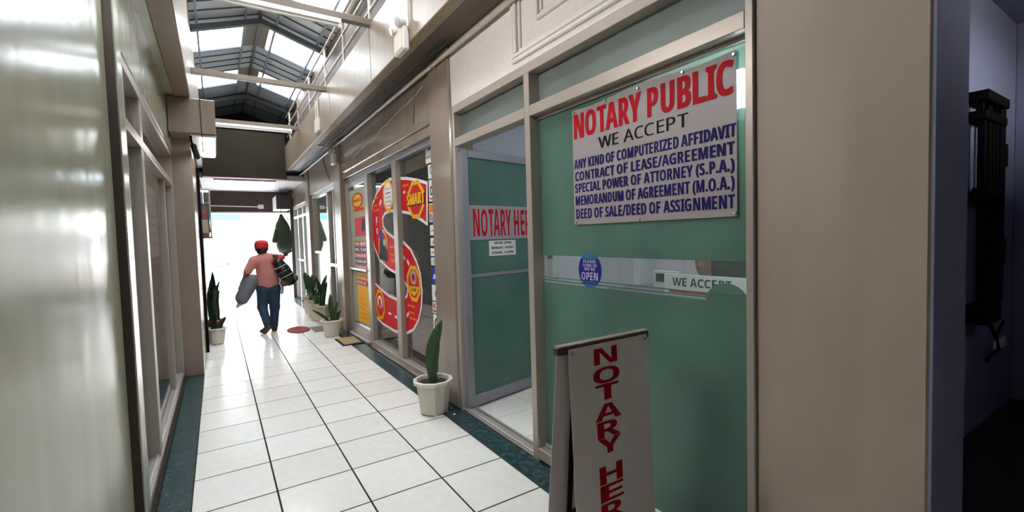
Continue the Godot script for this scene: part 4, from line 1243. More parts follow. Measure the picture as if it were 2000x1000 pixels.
func build_upper_details() -> void:
	var t := setting("trim_1")
	for z in [-2.35, -4.72, -6.92, -9.5]:
		var y := 3.70 if z > -5.0 else 3.655
		bx("tie_beam", -0.17, 1.44, y, y + 0.065, z + 0.04, z - 0.04, M.tie_beam, t, 0.004)
	batten("tube_batten", "unlit tube batten under the nearest tie beam", -0.05, 1.12, 3.625, -4.70)
	batten("tube_batten", "unlit tube batten under the far tie beam above the dark bridge wall", 0.02, 1.28, 3.578, -9.48)
	# railing of the upper gallery
	var r := thing("gallery_railing", "thin pale steel railing along the right upper gallery", "railing", Vector3(1.45, 3.95, -6.5))
	for z in [-2.4, -3.6, -4.85, -6.0, -7.15, -8.5, -9.8, -11.0]:
		bx("post", 1.437, 1.463, 3.72, 4.36, z + 0.015, z - 0.015, M.rail_paint, r, 0.003)
	for y in [3.92, 4.13, 4.36]:
		pipe("rail", [Vector3(1.45, y, -1.0), Vector3(1.45, y, -11.5)], 0.014, M.rail_paint, r, 8)
	var g := thing("gutter_pipe", "fat white drain pipe running under the right roof edge", "pipe", Vector3(1.52, 4.38, -4.5))
	pipe("pipe_run", [Vector3(1.54, 4.42, -1.0), Vector3(1.54, 4.44, -6.1)], 0.055, M.white_plastic, g, 14)
	bx("pipe_clip", 1.47, 1.615, 4.475, 4.49, -4.2, -4.25, M.purlin, g, 0.003)
	pipe("pipe_socket", [Vector3(1.54, 4.438, -5.95), Vector3(1.54, 4.44, -6.2)], 0.062, M.white_plastic, g, 14)
	# twin emergency lamps
	emergency("emergency_lamp", "white twin-head emergency lamp high on the parapet panel", Vector3(1.385, 3.22, -3.72))
	emergency("emergency_lamp", "white twin-head emergency lamp on the column beside the sticker shop", Vector3(1.735, 2.96, -8.12))
	# conduits and cables along the top of the right-hand wall
	var c := thing("conduit", "pale painted conduit along the top of the right wall", "conduit", Vector3(1.74, 3.1, -6.0))
	pipe("conduit_run", [Vector3(1.722, 3.11, -1.2), Vector3(1.722, 3.11, -13.7)], 0.02, M.rail_paint, c, 8)
	for z in [-2.0, -3.9, -5.6, -7.2, -9.0, -10.8]:
		bx("saddle_clip", 1.71, 1.748, 3.083, 3.137, z, z - 0.03, M.aluminium_grey, c, 0.003)
	for k in 3:
		var pts := []
		for i in 40:
			var z := -3.4 - i * 0.205
			pts.append(Vector3(1.69 - 0.05 * k + 0.006 * sin(i * (0.5 + 0.2 * k)), 3.165 - 0.012 * k - 0.014 * absf(sin(i * 0.33 + k * 1.3)), z))
		var cb := thing("cable", ["black cable slung nearest the wall below the gallery soffit", "black cable slung in the middle below the gallery soffit", "black cable slung outermost below the gallery soffit"][k], "cable", pts[0], "cables below the gallery")
		pipe("cable_run", pts, 0.007, M.cable, cb, 5)
	var dw := thing("cable", "thin dark wire hanging down the pale lintel beyond the emergency lamp", "cable", Vector3(1.77, 3.1, -8.9))
	pipe("cable_run", [Vector3(1.772, 3.1, -9.3), Vector3(1.77, 2.85, -9.05), Vector3(1.772, 2.62, -8.75)], 0.006, M.cable, dw, 5)
	var pv := thing("conduit", "white upright conduit feeding the parapet emergency lamp", "conduit", Vector3(1.385, 3.3, -3.6))
	pipe("conduit_run", [Vector3(1.385, 3.71, -3.56), Vector3(1.385, 3.26, -3.6)], 0.012, M.cream_plastic, pv, 8)
	var pv2 := thing("conduit", "pair of pale upright pipes down the far parapet panel", "conduit", Vector3(1.385, 3.3, -7.6))
	pipe("conduit_run", [Vector3(1.385, 3.71, -7.62), Vector3(1.385, 3.4, -7.62)], 0.014, M.cream_plastic, pv2, 8)
	pipe("conduit_run", [Vector3(1.385, 3.71, -7.48), Vector3(1.385, 3.4, -7.48)], 0.014, M.cream_plastic, pv2, 8)
	bx("junction_box", 1.36, 1.40, 3.22, 3.42, -7.42, -7.7, M.cream_plastic, pv2, 0.006)
	var nl := thing("added_soffit_batten", "added out-of-view tube batten under the left soffit, brightening the white panel opposite", "lamp", Vector3(-0.30, 2.95, -2.57))  # added lamp out of view, there to brighten the white panel
	bx("housing", -0.34, -0.26, 2.955, 3.0, -2.0, -3.15, M.white_plastic, nl, 0.004)
	pipe("lit_tube", [Vector3(-0.30, 2.93, -2.04), Vector3(-0.30, 2.93, -3.11)], 0.016, M.lit_tube, nl, 10)
	for rz in [-2.2, -2.95]:
		pipe("hanger_rod", [Vector3(-0.30, 3.0, rz), Vector3(-0.30, 3.156, rz)], 0.005, M.white_plastic, nl, 6)
	var na := AreaLight3D.new()
	na.name = "added_fill_down"
	na.area_size = Vector2(0.06, 1.12)
	na.light_energy = 0.15
	na.light_color = Color(1.0, 0.98, 0.95)
	na.area_range = 14.0
	na.shadow_enabled = true
	na.position = Vector3(-0.30, 2.905, -2.57) - nl.position
	na.rotation = Vector3(-PI / 2, 0, 0)
	nl.add_child(na)
	# added fill aimed across the passage to brighten the white panel
	var nb := AreaLight3D.new()
	nb.name = "added_fill_across"
	nb.area_size = Vector2(1.12, 0.04)
	nb.light_energy = 1.55
	nb.light_color = Color(1.0, 0.97, 0.95)
	nb.area_range = 14.0
	nb.shadow_enabled = true
	nb.position = Vector3(-0.275, 2.93, -2.57) - nl.position
	nb.rotation = Vector3(0, -PI / 2, 0)
	nl.add_child(nb)
	# lit box light under the left overhang
	var lb := thing("soffit_lamp", "glowing white ceiling panel under the left overhang", "lamp", Vector3(-0.1, 2.73, -6.8))
	bx("tray", -0.19, 0.045, 2.735, 2.758, -6.13, -7.48, M.white_plastic, lb, 0.004)
	bx("lit_diffuser", -0.11, 0.035, 2.715, 2.735, -6.16, -7.45, M.lit_diffuser, lb, 0.004)
	var a := AreaLight3D.new()
	a.name = "soffit_glow"
	a.area_size = Vector2(0.14, 1.28)
	a.light_energy = 0.5
	a.shadow_enabled = true
	a.position = Vector3(-0.04, 2.70, -6.8) - lb.position
	a.rotation = Vector3(-PI / 2, 0, 0)
	lb.add_child(a)
	var fx := thing("spot_fitting", "black adjustable lamp fitting beside the glowing soffit panel", "lamp", Vector3(-0.2, 2.6, -6.4))
	pipe("arm", [Vector3(-0.185, 2.73, -6.1), Vector3(-0.185, 2.69, -6.12), Vector3(-0.17, 2.64, -6.3)], 0.012, M.black_metal, fx, 6)
	pipe("head", [Vector3(-0.17, 2.655, -6.3), Vector3(-0.15, 2.60, -6.7)], 0.032, M.black_metal, fx, 10)
	var wr := thing("cable", "thin dark wire hanging down the face of the left overhang", "cable", Vector3(-0.1, 3.1, -6.08))
	pipe("cable_run", [Vector3(-0.085, 3.14, -6.085), Vector3(-0.085, 2.95, -6.085), Vector3(-0.08, 2.55, -6.085)], 0.004, M.cable, wr, 5)
	# added lamp behind the bridge beam, put there to brighten the far soffit
	var cl := thing("added_ceiling_tube", "added tube lamp behind the dark bridge beam, brightening the far soffit", "lamp", Vector3(0.6, 2.9, -11.85))
	bx("housing", 0.0, 1.2, 2.925, 2.96, -11.80, -11.88, M.white_plastic, cl, 0.004)
	pipe("lit_tube", [Vector3(0.03, 2.908, -11.84), Vector3(1.17, 2.908, -11.84)], 0.016, M.lit_tube, cl, 10)
	# conduit with junction box on the far header
	var hc := thing("conduit", "white conduit with a junction box across the dark far header", "conduit", Vector3(0.5, 2.55, -14.47))
	pipe("conduit_run", [Vector3(-0.1, 2.56, -14.48), Vector3(1.0, 2.54, -14.48)], 0.014, M.white_plastic, hc, 8)
	bx("junction_box", 1.0, 1.14, 2.49, 2.60, -14.45, -14.50, M.white_plastic, hc, 0.005)

func emergency(called: String, label: String, p: Vector3) -> void:
	var t := thing(called, label, "lamp", p, "twin-head emergency lamps")
	bx("case", p.x - 0.045, p.x + 0.014, p.y - 0.14, p.y + 0.05, p.z - 0.11, p.z + 0.11, M.white_plastic, t, 0.012)
	bx("front_cover", p.x - 0.05, p.x - 0.044, p.y - 0.12, p.y + 0.02, p.z - 0.095, p.z + 0.095, M.cream_plastic, t, 0.002)
	for s in [-1.0, 1.0]:
		var b := MB.new()
		b.tube([Vector3(p.x - 0.01, p.y + 0.09, p.z + 0.08 * s), Vector3(p.x - 0.04, p.y + 0.085, p.z + 0.08 * s), Vector3(p.x - 0.075, p.y + 0.07, p.z + 0.085 * s)], 0.028, 0.045, 12)
		var h := put("lamp_head", b, M.white_plastic, t)
		pipe("lens", [Vector3(p.x - 0.074, p.y + 0.07, p.z + 0.085 * s), Vector3(p.x - 0.078, p.y + 0.069, p.z + 0.0855 * s)], 0.038, M.aluminium_bright, h, 12)
		bx("neck", p.x - 0.02, p.x, p.y + 0.045, p.y + 0.07, p.z + 0.07 * s - 0.01, p.z + 0.07 * s + 0.01, M.white_plastic, t, 0.003)

# ------------------------------------------------------------------ plants
func leaf_mesh(base: Vector3, h: float, w: float, dir: float, lean: float, twist: float, bulge := 0.0, sway := 0.0) -> MB:
	var b := MB.new()
	var rows := 12
	var front := []
	for i in rows + 1:
		var t := float(i) / rows
		var half := w * 0.5 * (0.55 + 1.1 * t) * pow(1.0 - pow(t, 2.6), 0.75)
		half = maxf(half, 0.0015)
		var ang := dir + twist * t
		var c := base + Vector3(cos(dir) * lean * t * t, h * t, sin(dir) * lean * t * t)
		c += Vector3(sin(t * 5.0 + dir) * 0.012 * twist, 0, cos(t * 5.0 + dir) * 0.012 * twist)
		var side := Vector3(-sin(ang), 0, cos(ang))
		c += Vector3(-sin(dir), 0, cos(dir)) * (sway * t * t - bulge * sin(PI * t))
		var nn := Vector3(cos(ang), 0, sin(ang))
		var th := 0.006 * (1.0 - 0.7 * t)
		front.append([c - side * half, c - nn * half * 0.35 - nn * th, c + side * half, c - nn * half * 0.35 + nn * th, nn])
	for i in rows:
		var p = front[i]
		var q = front[i + 1]
		b.quad(p[0], p[1], q[1], q[0], -p[4])
		b.quad(p[1], p[2], q[2], q[1], -p[4])
		b.quad(p[0], p[3], q[3], q[0], p[4])
		b.quad(p[3], p[2], q[2], q[3], p[4])
	return b

func pot_at(called: String, label: String, p: Vector3, r: float, h: float, sides: int, m: Material, leaves: Array, group := "", leafm: Material = null) -> Node3D:
	var t := thing(called, label, "plant", p, group)
	var b := MB.new()
	b.lathe([Vector2(0.0, 0.012), Vector2(r * 0.66, 0.012), Vector2(r * 0.70, 0.03), Vector2(r * 0.84, h * 0.80), Vector2(r * 0.86, h * 0.86), Vector2(r, h * 0.90), Vector2(r * 1.0, h * 0.99), Vector2(r * 0.97, h), Vector2(r * 0.84, h), Vector2(r * 0.82, h * 0.97), Vector2(r * 0.78, h * 0.8)], sides, sides < 16, p)
	put("pot", b, m, t)
	for k in sides / 2:
		var a := TAU * (k + 0.5) / (sides / 2)
		var ft := p + Vector3(cos(a) * r * 0.56, 0.006, sin(a) * r * 0.56)
		bx("foot", ft.x - 0.02, ft.x + 0.02, 0.0, 0.014, ft.z - 0.02, ft.z + 0.02, m, t, 0.003)
	var s := MB.new()
	s.lathe([Vector2(r * 0.805, h * 0.88), Vector2(r * 0.4, h * 0.90), Vector2(0.0, h * 0.91)], 16, false, p)
	put("soil", s, M.soil, t)
	for l in leaves:
		put("leaf", leaf_mesh(p + Vector3(l[0], h * 0.86, l[1]), l[2], l[3], l[4], l[5], l[6], l[7] if l.size() > 7 else 0.0, l[8] if l.size() > 8 else 0.0), leafm if leafm else M.leaf, t)
	return t

func bushy(t: Node3D, c: Vector3, n: int, r: float, h: float, m: Material) -> void:
	for k in n:
		var a := TAU * k / n + rng.randf_range(-0.3, 0.3)
		var b := MB.new()
		var tip := c + Vector3(cos(a) * r * rng.randf_range(0.5, 1.0), h * rng.randf_range(0.5, 1.0), sin(a) * r * rng.randf_range(0.5, 1.0))
		var mid := (c + tip) * 0.5 + Vector3(0, h * 0.25, 0)
		var side := Vector3(-sin(a), 0, cos(a)) * 0.03
		b.quad(c - side * 0.3, c + side * 0.3, mid + side, mid - side, Vector3(0, 1, 0))
		b.quad(mid - side, mid + side, tip + side * 0.15, tip - side * 0.15, Vector3(0, 1, 0))
		var lo := Vector3(0, -0.004, 0)
		b.quad(c - side * 0.3 + lo, c + side * 0.3 + lo, mid + side + lo, mid - side + lo, Vector3(0, -1, 0))
		b.quad(mid - side + lo, mid + side + lo, tip + side * 0.15 + lo, tip - side * 0.15 + lo, Vector3(0, -1, 0))
		put("leaf", b, m, t)

func build_plants() -> void:
	pot_at("potted_snake_plant", "snake plant with one tall twisted leaf in a white ten-sided pot by the column", Vector3(1.545, 0, -3.74), 0.178, 0.30, 10, M.pot_white, [[0.01, 0.0, 0.56, 0.115, -1.18, -0.01, 0.35, 0.035, 0.09], [-0.005, 0.025, 0.40, 0.10, -1.3, 0.02, 0.3, 0.02, 0.06]])
	pot_at("potted_snake_plant", "small snake plant in a round white rimmed pot next to the black-edged doormat", Vector3(1.50, 0, -7.76), 0.175, 0.27, 20, M.pot_white, [[0.0, 0.0, 0.45, 0.085, 1.4, -0.01, 0.3, 0.0, 0.0], [0.04, 0.03, 0.33, 0.06, 1.7, 0.02, 0.3, 0.0, -0.06], [-0.05, 0.02, 0.24, 0.07, 1.5, 0.02, 0.2, -0.03, 0.26], [0.09, -0.03, 0.17, 0.07, 1.3, 0.02, 0.3, 0.0, -0.05]])
	pot_at("potted_snake_plant", "snake plant with two short leaves in a white pot by the left pilaster", Vector3(-0.075, 0, -8.38), 0.145, 0.25, 12, M.pot_white, [[-0.02, 0.0, 0.40, 0.085, 1.6, -0.02, 0.4, 0.0, 0.05], [0.04, 0.03, 0.20, 0.09, 1.5, 0.02, 0.2, 0.0, -0.09], [-0.05, 0.02, 0.62, 0.08, 1.9, 0.02, 0.4, 0.0, 0.03]], "", M.leaf_dark)
	var a := pot_at("potted_shrub", "dark leafy plant in a small red pot behind the left white pot", Vector3(-0.085, 0, -8.95), 0.13, 0.30, 16, M.pot_red, [[-0.03, 0.0, 0.75, 0.10, 1.4, 0.05, 0.6], [0.03, 0.0, 0.62, 0.10, 1.8, 0.02, 0.5], [0.0, 0.04, 0.55, 0.10, 1.2, 0.02, 0.5, 0.0, -0.06], [0.0, -0.05, 0.85, 0.10, 1.7, 0.04, 0.4]], "", M.leaf_dark)
	bushy(a, Vector3(-0.085, 0.5, -8.95), 12, 0.17, 0.45, M.leaf_dark)
	# row of cream planters along the right-hand wall
	var spots := [[1.60, -8.95, "tall snake plant in a square cream planter nearest the round white pot", 0.15, 0.36], [1.56, -9.45, "leafy plant with pale stripes in the second cream planter of the row", 0.14, 0.34], [1.58, -9.95, "bushy green plant in the third cream planter of the row", 0.14, 0.36], [1.60, -10.45, "dark snake plant in the farthest cream planter of the row", 0.15, 0.40]]
	for k in spots.size():
		var s = spots[k]
		var lv := []
		for j in [5, 0, 3, 6][k]:
			lv.append([rng.randf_range(-0.05, 0.05), rng.randf_range(-0.05, 0.05), rng.randf_range(0.38, 0.62), 0.09, 1.57 + rng.randf_range(-0.7, 0.7), rng.randf_range(-0.02, 0.06), rng.randf_range(-0.4, 0.4), 0.0, rng.randf_range(-0.15, 0.15)])
		var t := pot_at("planter", s[2], Vector3(s[0], 0, s[1]), s[3], s[4], 4, M.pot_cream, lv, "cream planters along the right wall")
		if k == 1 or k == 2:
			bushy(t, Vector3(s[0], s[4] * 0.9, s[1]), 16, 0.24, 0.30, M.leaf_light if k == 1 else M.leaf)

# ------------------------------------------------------------------ mats
func build_mats() -> void:
	var r := thing("round_mat", "round dark red doormat on the white tiles", "mat", Vector3(1.12, 0, -8.70))
	var b := MB.new()
	b.lathe([Vector2(0.0, 0.012), Vector2(0.17, 0.013), Vector2(0.18, 0.011), Vector2(0.185, 0.0), Vector2(0.0, 0.0)], 32, false, Vector3(1.125, 0.0, -8.70), 1.7)
	put("pile", b, M.red_mat, r)
	var g := thing("floor_mat", "small grey flat mat between the red mat and the white pot", "mat", Vector3(1.42, 0, -8.5))
	bx("sheet", 1.32, 1.60, 0.0, 0.008, -8.28, -8.80, M.grey_mat, g, 0.003)
	var d := thing("doormat", "tan doormat with a black rubber border at the shop door", "mat", Vector3(1.62, 0, -7.17))
	bx("rubber_base", 1.465, 1.78, 0.0, 0.012, -6.88, -7.46, M.rubber, d, 0.004)
	bx("tan_pile", 1.495, 1.75, 0.012, 0.02, -6.92, -7.42, M.tan_mat, d, 0.004)
	var e := thing("doormat", "brown mat just inside the sticker shop window", "mat", Vector3(2.1, 0, -6.6))
	bx("rubber_base", 1.97, 2.2, 0.0, 0.01, -6.3, -6.95, M.dark_brown, e, 0.004)
	bx("brown_pile", 2.0, 2.17, 0.01, 0.016, -6.34, -6.91, M.tan_mat, e, 0.003)
	# litter scrap at the foot of the door frame
	var p := thing("paper_scrap", "tiny crumpled white paper scrap on the green border tile", "scrap", Vector3(1.66, 0, -3.6))
	var s := MB.new()
	s.lathe([Vector2(0.0, 0.0), Vector2(0.012, 0.004), Vector2(0.009, 0.010), Vector2(0.0, 0.012)], 6, true, Vector3(1.66, 0.0, -3.57))
	put("scrap", s, M.paper, p)

# ------------------------------------------------------------------ A-frame standee in front
func build_standee() -> void:
	var t := thing("standee_sign", "white A-frame banner stand with stacked red NOTARY HERE letters", "sign", Vector3(1.36, 0, -1.40))
	var top := Vector3(0, 1.085, -1.40)
	var fr := 0.045 / 1.085
	var rr := 0.13 / 1.085
	var x0 := 1.145
	var x1 := 1.60
	bx("top_bar", 1.094, 1.617, 1.066, 1.098, -1.385, -1.415, M.dark_brown, t, 0.003)
	bx("bar_capping", 1.10, 1.612, 1.096, 1.102, -1.383, -1.417, M.paint_brown, t, 0.001)
	for s in [["front_sheet", fr, 0.0165, x0, x1], ["rear_sheet", -rr, -0.0165, 1.115, x1]]:
		var b := MB.new()
		var rows := 12
		for i in rows:
			var ya := 1.085 - 1.06 * i / rows
			var yb := 1.085 - 1.06 * (i + 1) / rows
			var za: float = -1.40 + s[2] + s[1] * (1.085 - ya)
			var zb: float = -1.40 + s[2] + s[1] * (1.085 - yb)
			b.quad(Vector3(s[3], ya, za), Vector3(s[4], ya, za), Vector3(s[4], yb, zb), Vector3(s[3], yb, zb), Vector3(0, 0, 1))
			b.quad(Vector3(s[3], ya, za - 0.002), Vector3(s[4], ya, za - 0.002), Vector3(s[4], yb, zb - 0.002), Vector3(s[3], yb, zb - 0.002), Vector3(0, 0, -1))
		for x in [s[3], s[4]]:
			var ze: float = -1.40 + s[2] + s[1] * 1.06
			b.quad(Vector3(x, 1.085, -1.40 + s[2]), Vector3(x, 0.025, ze), Vector3(x, 0.025, ze - 0.002), Vector3(x, 1.085, -1.402 + s[2]), Vector3(x - 1.37, 0, 0))
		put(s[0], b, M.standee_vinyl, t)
	var dn := Vector3(0, -1.0, fr).normalized()
	var o := Vector3(0, 1.085, -1.40 + 0.0175)
	for l in [["N", 0.02, 0.088], ["O", 0.102, 0.168], ["T", 0.172, 0.238], ["A", 0.255, 0.322], ["R", 0.327, 0.395], ["Y", 0.397, 0.462], ["H", 0.512, 0.586], ["E", 0.592, 0.66], ["R", 0.668, 0.74], ["E", 0.748, 0.815]]:
		var wl := 0.15 if l[0] in ["O", "A"] else 0.132
		lettering(l[0], o + Vector3(1.343 - wl * 0.5, 0, 0) + dn * float(l[2]), Vector3(1, 0, 0), -dn, wl, l[2] - l[1], M.ink_deep_red, t)
	for x in [1.165, 1.585]:
		pipe("screw", [Vector3(x, 1.066, -1.383), Vector3(x, 1.066, -1.376)], 0.007, M.chrome, t, 10)
	for x in [1.20, 1.55]:
		pipe("leg", [Vector3(x, 1.07, -1.398), Vector3(x, 0.012, -1.385)], 0.011, M.black_metal, t, 8)
		pipe("leg", [Vector3(x, 1.07, -1.405), Vector3(x, 0.012, -1.50)], 0.011, M.black_metal, t, 8)
	pipe("cross_rod", [Vector3(1.16, 0.42, -1.392), Vector3(1.625, 0.42, -1.392)], 0.010, M.black_metal, t, 8)

# ------------------------------------------------------------------ soft bodies: smooth union of tapered capsules meshed with surface nets
func blob(bones: Array, cell: float, k: float) -> MB:
	var lo := Vector3(1e9, 1e9, 1e9)
	var hi := -lo
	for b in bones:
		var r := maxf(b[2], b[3])
		var pad := Vector3(r, r, r)
		lo = lo.min((b[0] as Vector3) - pad).min((b[1] as Vector3) - pad)
		hi = hi.max((b[0] as Vector3) + pad).max((b[1] as Vector3) + pad)
	var margin := Vector3.ONE * (cell * 3.0 + k * 0.5)
	lo -= margin
	hi += margin
	var nx := int(ceil((hi.x - lo.x) / cell)) + 1
	var ny := int(ceil((hi.y - lo.y) / cell)) + 1
	var nz := int(ceil((hi.z - lo.z) / cell)) + 1
	var f := PackedFloat32Array()
	f.resize(nx * ny * nz)
	f.fill(1.0)
	for b in bones:
		var a: Vector3 = b[0]
		var ab: Vector3 = b[1] - a
		var l2 := maxf(ab.length_squared(), 1e-9)
		var ra: float = b[2]
		var rb: float = b[3]
		var reach := maxf(ra, rb) + k + cell * 2.0
		var p0 := a.min(b[1]) - Vector3.ONE * reach - lo
		var p1 := a.max(b[1]) + Vector3.ONE * reach - lo
		for i in range(maxi(0, int(p0.x / cell)), mini(nx, int(p1.x / cell) + 2)):
			for j in range(maxi(0, int(p0.y / cell)), mini(ny, int(p1.y / cell) + 2)):
				for m in range(maxi(0, int(p0.z / cell)), mini(nz, int(p1.z / cell) + 2)):
					var p := lo + Vector3(i, j, m) * cell
					var t := clampf((p - a).dot(ab) / l2, 0.0, 1.0)
					var d := p.distance_to(a + ab * t) - lerpf(ra, rb, t)
					var id := (i * ny + j) * nz + m
					var e := f[id]
					var h := maxf(k - absf(e - d), 0.0) / k
					f[id] = minf(e, d) - h * h * k * 0.25
	var at := {}
	var pos := PackedVector3Array()
	var sx := ny * nz
	for i in nx - 1:
		for j in ny - 1:
			for m in nz - 1:
				var id := (i * ny + j) * nz + m
				var c := [f[id], f[id + sx], f[id + nz], f[id + sx + nz], f[id + 1], f[id + sx + 1], f[id + nz + 1], f[id + sx + nz + 1]]
				var mask := 0
				for q in 8:
					if c[q] < 0.0:
						mask |= 1 << q
				if mask == 0 or mask == 255:
					continue
				var s := Vector3.ZERO
				var cnt := 0
				for e in [[0, 1], [2, 3], [4, 5], [6, 7], [0, 2], [1, 3], [4, 6], [5, 7], [0, 4], [1, 5], [2, 6], [3, 7]]:
					var va: float = c[e[0]]
					var vb: float = c[e[1]]
					if (va < 0.0) != (vb < 0.0):
						var t := va / (va - vb)
						var pa := Vector3(e[0] & 1, (e[0] >> 1) & 1, (e[0] >> 2) & 1)
						var pb := Vector3(e[1] & 1, (e[1] >> 1) & 1, (e[1] >> 2) & 1)
						s += pa.lerp(pb, t)
						cnt += 1
				at[id] = pos.size()
				pos.append(lo + (Vector3(i, j, m) + s / cnt) * cell)
	var faces := PackedInt32Array()
	for i in range(1, nx - 1):
		for j in range(1, ny - 1):
			for m in range(1, nz - 1):
				var id := (i * ny + j) * nz + m
				var v0 := f[id] < 0.0
				for ax in 3:
					var step: int = [sx, nz, 1][ax]
					if v0 == (f[id + step] < 0.0):
						continue
					var u: int = [nz, 1, sx][ax]
					var w: int = [1, sx, nz][ax]
					var q := [id, id - u, id - u - w, id - w]
					if at.has(q[0]) and at.has(q[1]) and at.has(q[2]) and at.has(q[3]):
						if v0:
							faces.append_array([at[q[0]], at[q[1]], at[q[2]], at[q[3]]])
						else:
							faces.append_array([at[q[3]], at[q[2]], at[q[1]], at[q[0]]])
	var nrm := PackedVector3Array()
	nrm.resize(pos.size())
	for q in range(0, faces.size(), 4):
		var nn := (pos[faces[q + 2]] - pos[faces[q]]).cross(pos[faces[q + 3]] - pos[faces[q + 1]])
		for e in 4:
			nrm[faces[q + e]] += nn
	# make the normals point outwards whatever the order of the corners was
	var flip := 0.0
	var mid := (lo + hi) * 0.5
	for q in pos.size():
		flip += nrm[q].dot(pos[q] - mid)
	var sg := 1.0 if flip > 0.0 else -1.0
	var out := MB.new()
	for q in range(0, faces.size(), 4):
		var g := [faces[q], faces[q + 1], faces[q + 2], faces[q + 3]]
		out.smooth_quad(pos[g[0]], pos[g[1]], pos[g[2]], pos[g[3]], nrm[g[0]].normalized() * sg, nrm[g[1]].normalized() * sg, nrm[g[2]].normalized() * sg, nrm[g[3]].normalized() * sg)
	return out

# ------------------------------------------------------------------ the man walking away with his bundles
func build_person() -> void:
	var t := thing("person", "man in red cap, dusty pink shirt and jeans walking away with bundles", "person", Vector3(0.7, 0, -8.85))
	var z := -8.85
	var ls := Vector3(0.50, 1.24, z)
	var rs := Vector3(0.80, 1.27, z)
	var neck := Vector3(0.655, 1.33, z)
	var le := Vector3(0.395, 1.04, z + 0.02)
	var lh := Vector3(0.325, 0.87, z - 0.04)
	var re := Vector3(0.955, 1.06, z + 0.03)
	var rh := Vector3(0.86, 1.235, z + 0.12)
	var lhip := Vector3(0.625, 0.74, z)
	var rhip := Vector3(0.785, 0.74, z)
	var lk := Vector3(0.60, 0.44, z - 0.03)
	var rk := Vector3(0.79, 0.42, z - 0.06)
	var la := Vector3(0.645, 0.17, z + 0.16)
	var ra := Vector3(0.765, 0.075, z - 0.04)
	var head := Vector3(0.632, 1.455, z - 0.01)
	var body := [
		[Vector3(0.70, 0.76, z), Vector3(0.69, 1.0, z), 0.125, 0.12], [Vector3(0.69, 1.0, z), Vector3(0.66, 1.22, z), 0.12, 0.13], [ls + Vector3(0.04, 0, 0), rs - Vector3(0.04, 0, 0), 0.062, 0.062],
		[Vector3(0.66, 1.25, z), neck + Vector3(0, 0.04, 0), 0.055, 0.05], [head + Vector3(0, -0.03, -0.01), head + Vector3(-0.002, 0.045, 0.005), 0.078, 0.088], [head + Vector3(-0.01, -0.06, -0.05), head + Vector3(-0.01, -0.075, -0.07), 0.04, 0.03],
		[head + Vector3(-0.088, -0.01, 0.005), head + Vector3(-0.092, -0.035, 0.0), 0.016, 0.013], [head + Vector3(0.088, -0.01, 0.005), head + Vector3(0.092, -0.035, 0.0), 0.016, 0.013], [head + Vector3(-0.01, -0.005, -0.10), head + Vector3(-0.01, -0.03, -0.115), 0.012, 0.016],
		[ls, le, 0.056, 0.044], [le, lh, 0.042, 0.030], [rs, re, 0.056, 0.044], [re, rh, 0.042, 0.030],
		[lhip, lk, 0.085, 0.058], [lk, la, 0.055, 0.036], [rhip, rk, 0.085, 0.058], [rk, ra, 0.055, 0.036],
		[la, Vector3(0.60, 0.05, z + 0.13), 0.034, 0.028], [ra, ra + Vector3(-0.01, -0.03, -0.13), 0.034, 0.028]]
	# hands: palm and five fingers each, closed on the bundles
	for hd in [[lh, Vector3(-0.02, -0.07, -0.03), Vector3(0.03, -0.02, 0.03)], [rh, Vector3(-0.03, 0.06, 0.03), Vector3(0.04, 0.0, -0.02)]]:
		var o: Vector3 = hd[0]
		var d: Vector3 = hd[1]
		var s: Vector3 = hd[2]
		body.append([o, o + d, 0.032, 0.034])
		for q in 4:
			var st := o + d + s * (-0.9 + 0.6 * q) * 0.8
			body.append([st, st + d * (0.42 + 0.1 * sin(q * 1.1)), 0.0105, 0.0095])
			body.append([st + d * 0.45, st + d * 0.62 + s.cross(d).normalized() * 0.03, 0.0095, 0.008])
		body.append([o + d * 0.3 + s * 0.7, o + d * 0.8 + s * 1.4, 0.012, 0.010])
	put("body", blob(body, 0.0125, 0.035), M.skin, t)
	put("shirt", blob([[Vector3(0.705, 0.86, z), Vector3(0.70, 1.0, z), 0.145, 0.142], [Vector3(0.625, 0.80, z), Vector3(0.62, 1.05, z), 0.09, 0.085], [Vector3(0.705, 0.80, z), Vector3(0.70, 1.05, z), 0.105, 0.09], [Vector3(0.79, 0.80, z), Vector3(0.78, 1.05, z), 0.09, 0.085], [Vector3(0.70, 1.0, z), Vector3(0.665, 1.22, z), 0.14, 0.148], [ls + Vector3(0.03, 0, 0), rs - Vector3(0.03, 0, 0), 0.08, 0.08], [Vector3(0.665, 1.27, z), Vector3(0.66, 1.325, z), 0.085, 0.066], [ls, ls.lerp(le, 0.82), 0.072, 0.067], [rs, rs.lerp(re, 0.8), 0.072, 0.068]], 0.0125, 0.045), M.shirt, t)
	put("jeans", blob([[Vector3(0.65, 0.76, z), Vector3(0.76, 0.76, z), 0.125, 0.125], [lhip, lk, 0.108, 0.078], [lk, la + Vector3(0, 0.01, 0), 0.077, 0.062], [rhip, rk, 0.108, 0.08], [rk, ra + Vector3(0, 0.02, 0), 0.078, 0.064]], 0.0125, 0.03), M.jeans, t)
	put("hair", blob([[head + Vector3(0, -0.045, 0.025), head + Vector3(0, 0.03, 0.02), 0.082, 0.092], [head + Vector3(0.01, -0.07, 0.04), head + Vector3(0.01, -0.085, 0.04), 0.055, 0.045]], 0.010, 0.02), M.hair, t)
	var cap := MB.new()
	cap.lathe([Vector2(0.106, -0.02), Vector2(0.11, 0.03), Vector2(0.104, 0.075), Vector2(0.082, 0.108), Vector2(0.04, 0.122), Vector2(0.0, 0.125)], 20, false, head + Vector3(0.0, 0.012, 0.008), 1.08)
	cap.lathe([Vector2(0.0, 0.131), Vector2(0.01, 0.13), Vector2(0.012, 0.122)], 8, false, head + Vector3(0.0, 0.012, 0.008))
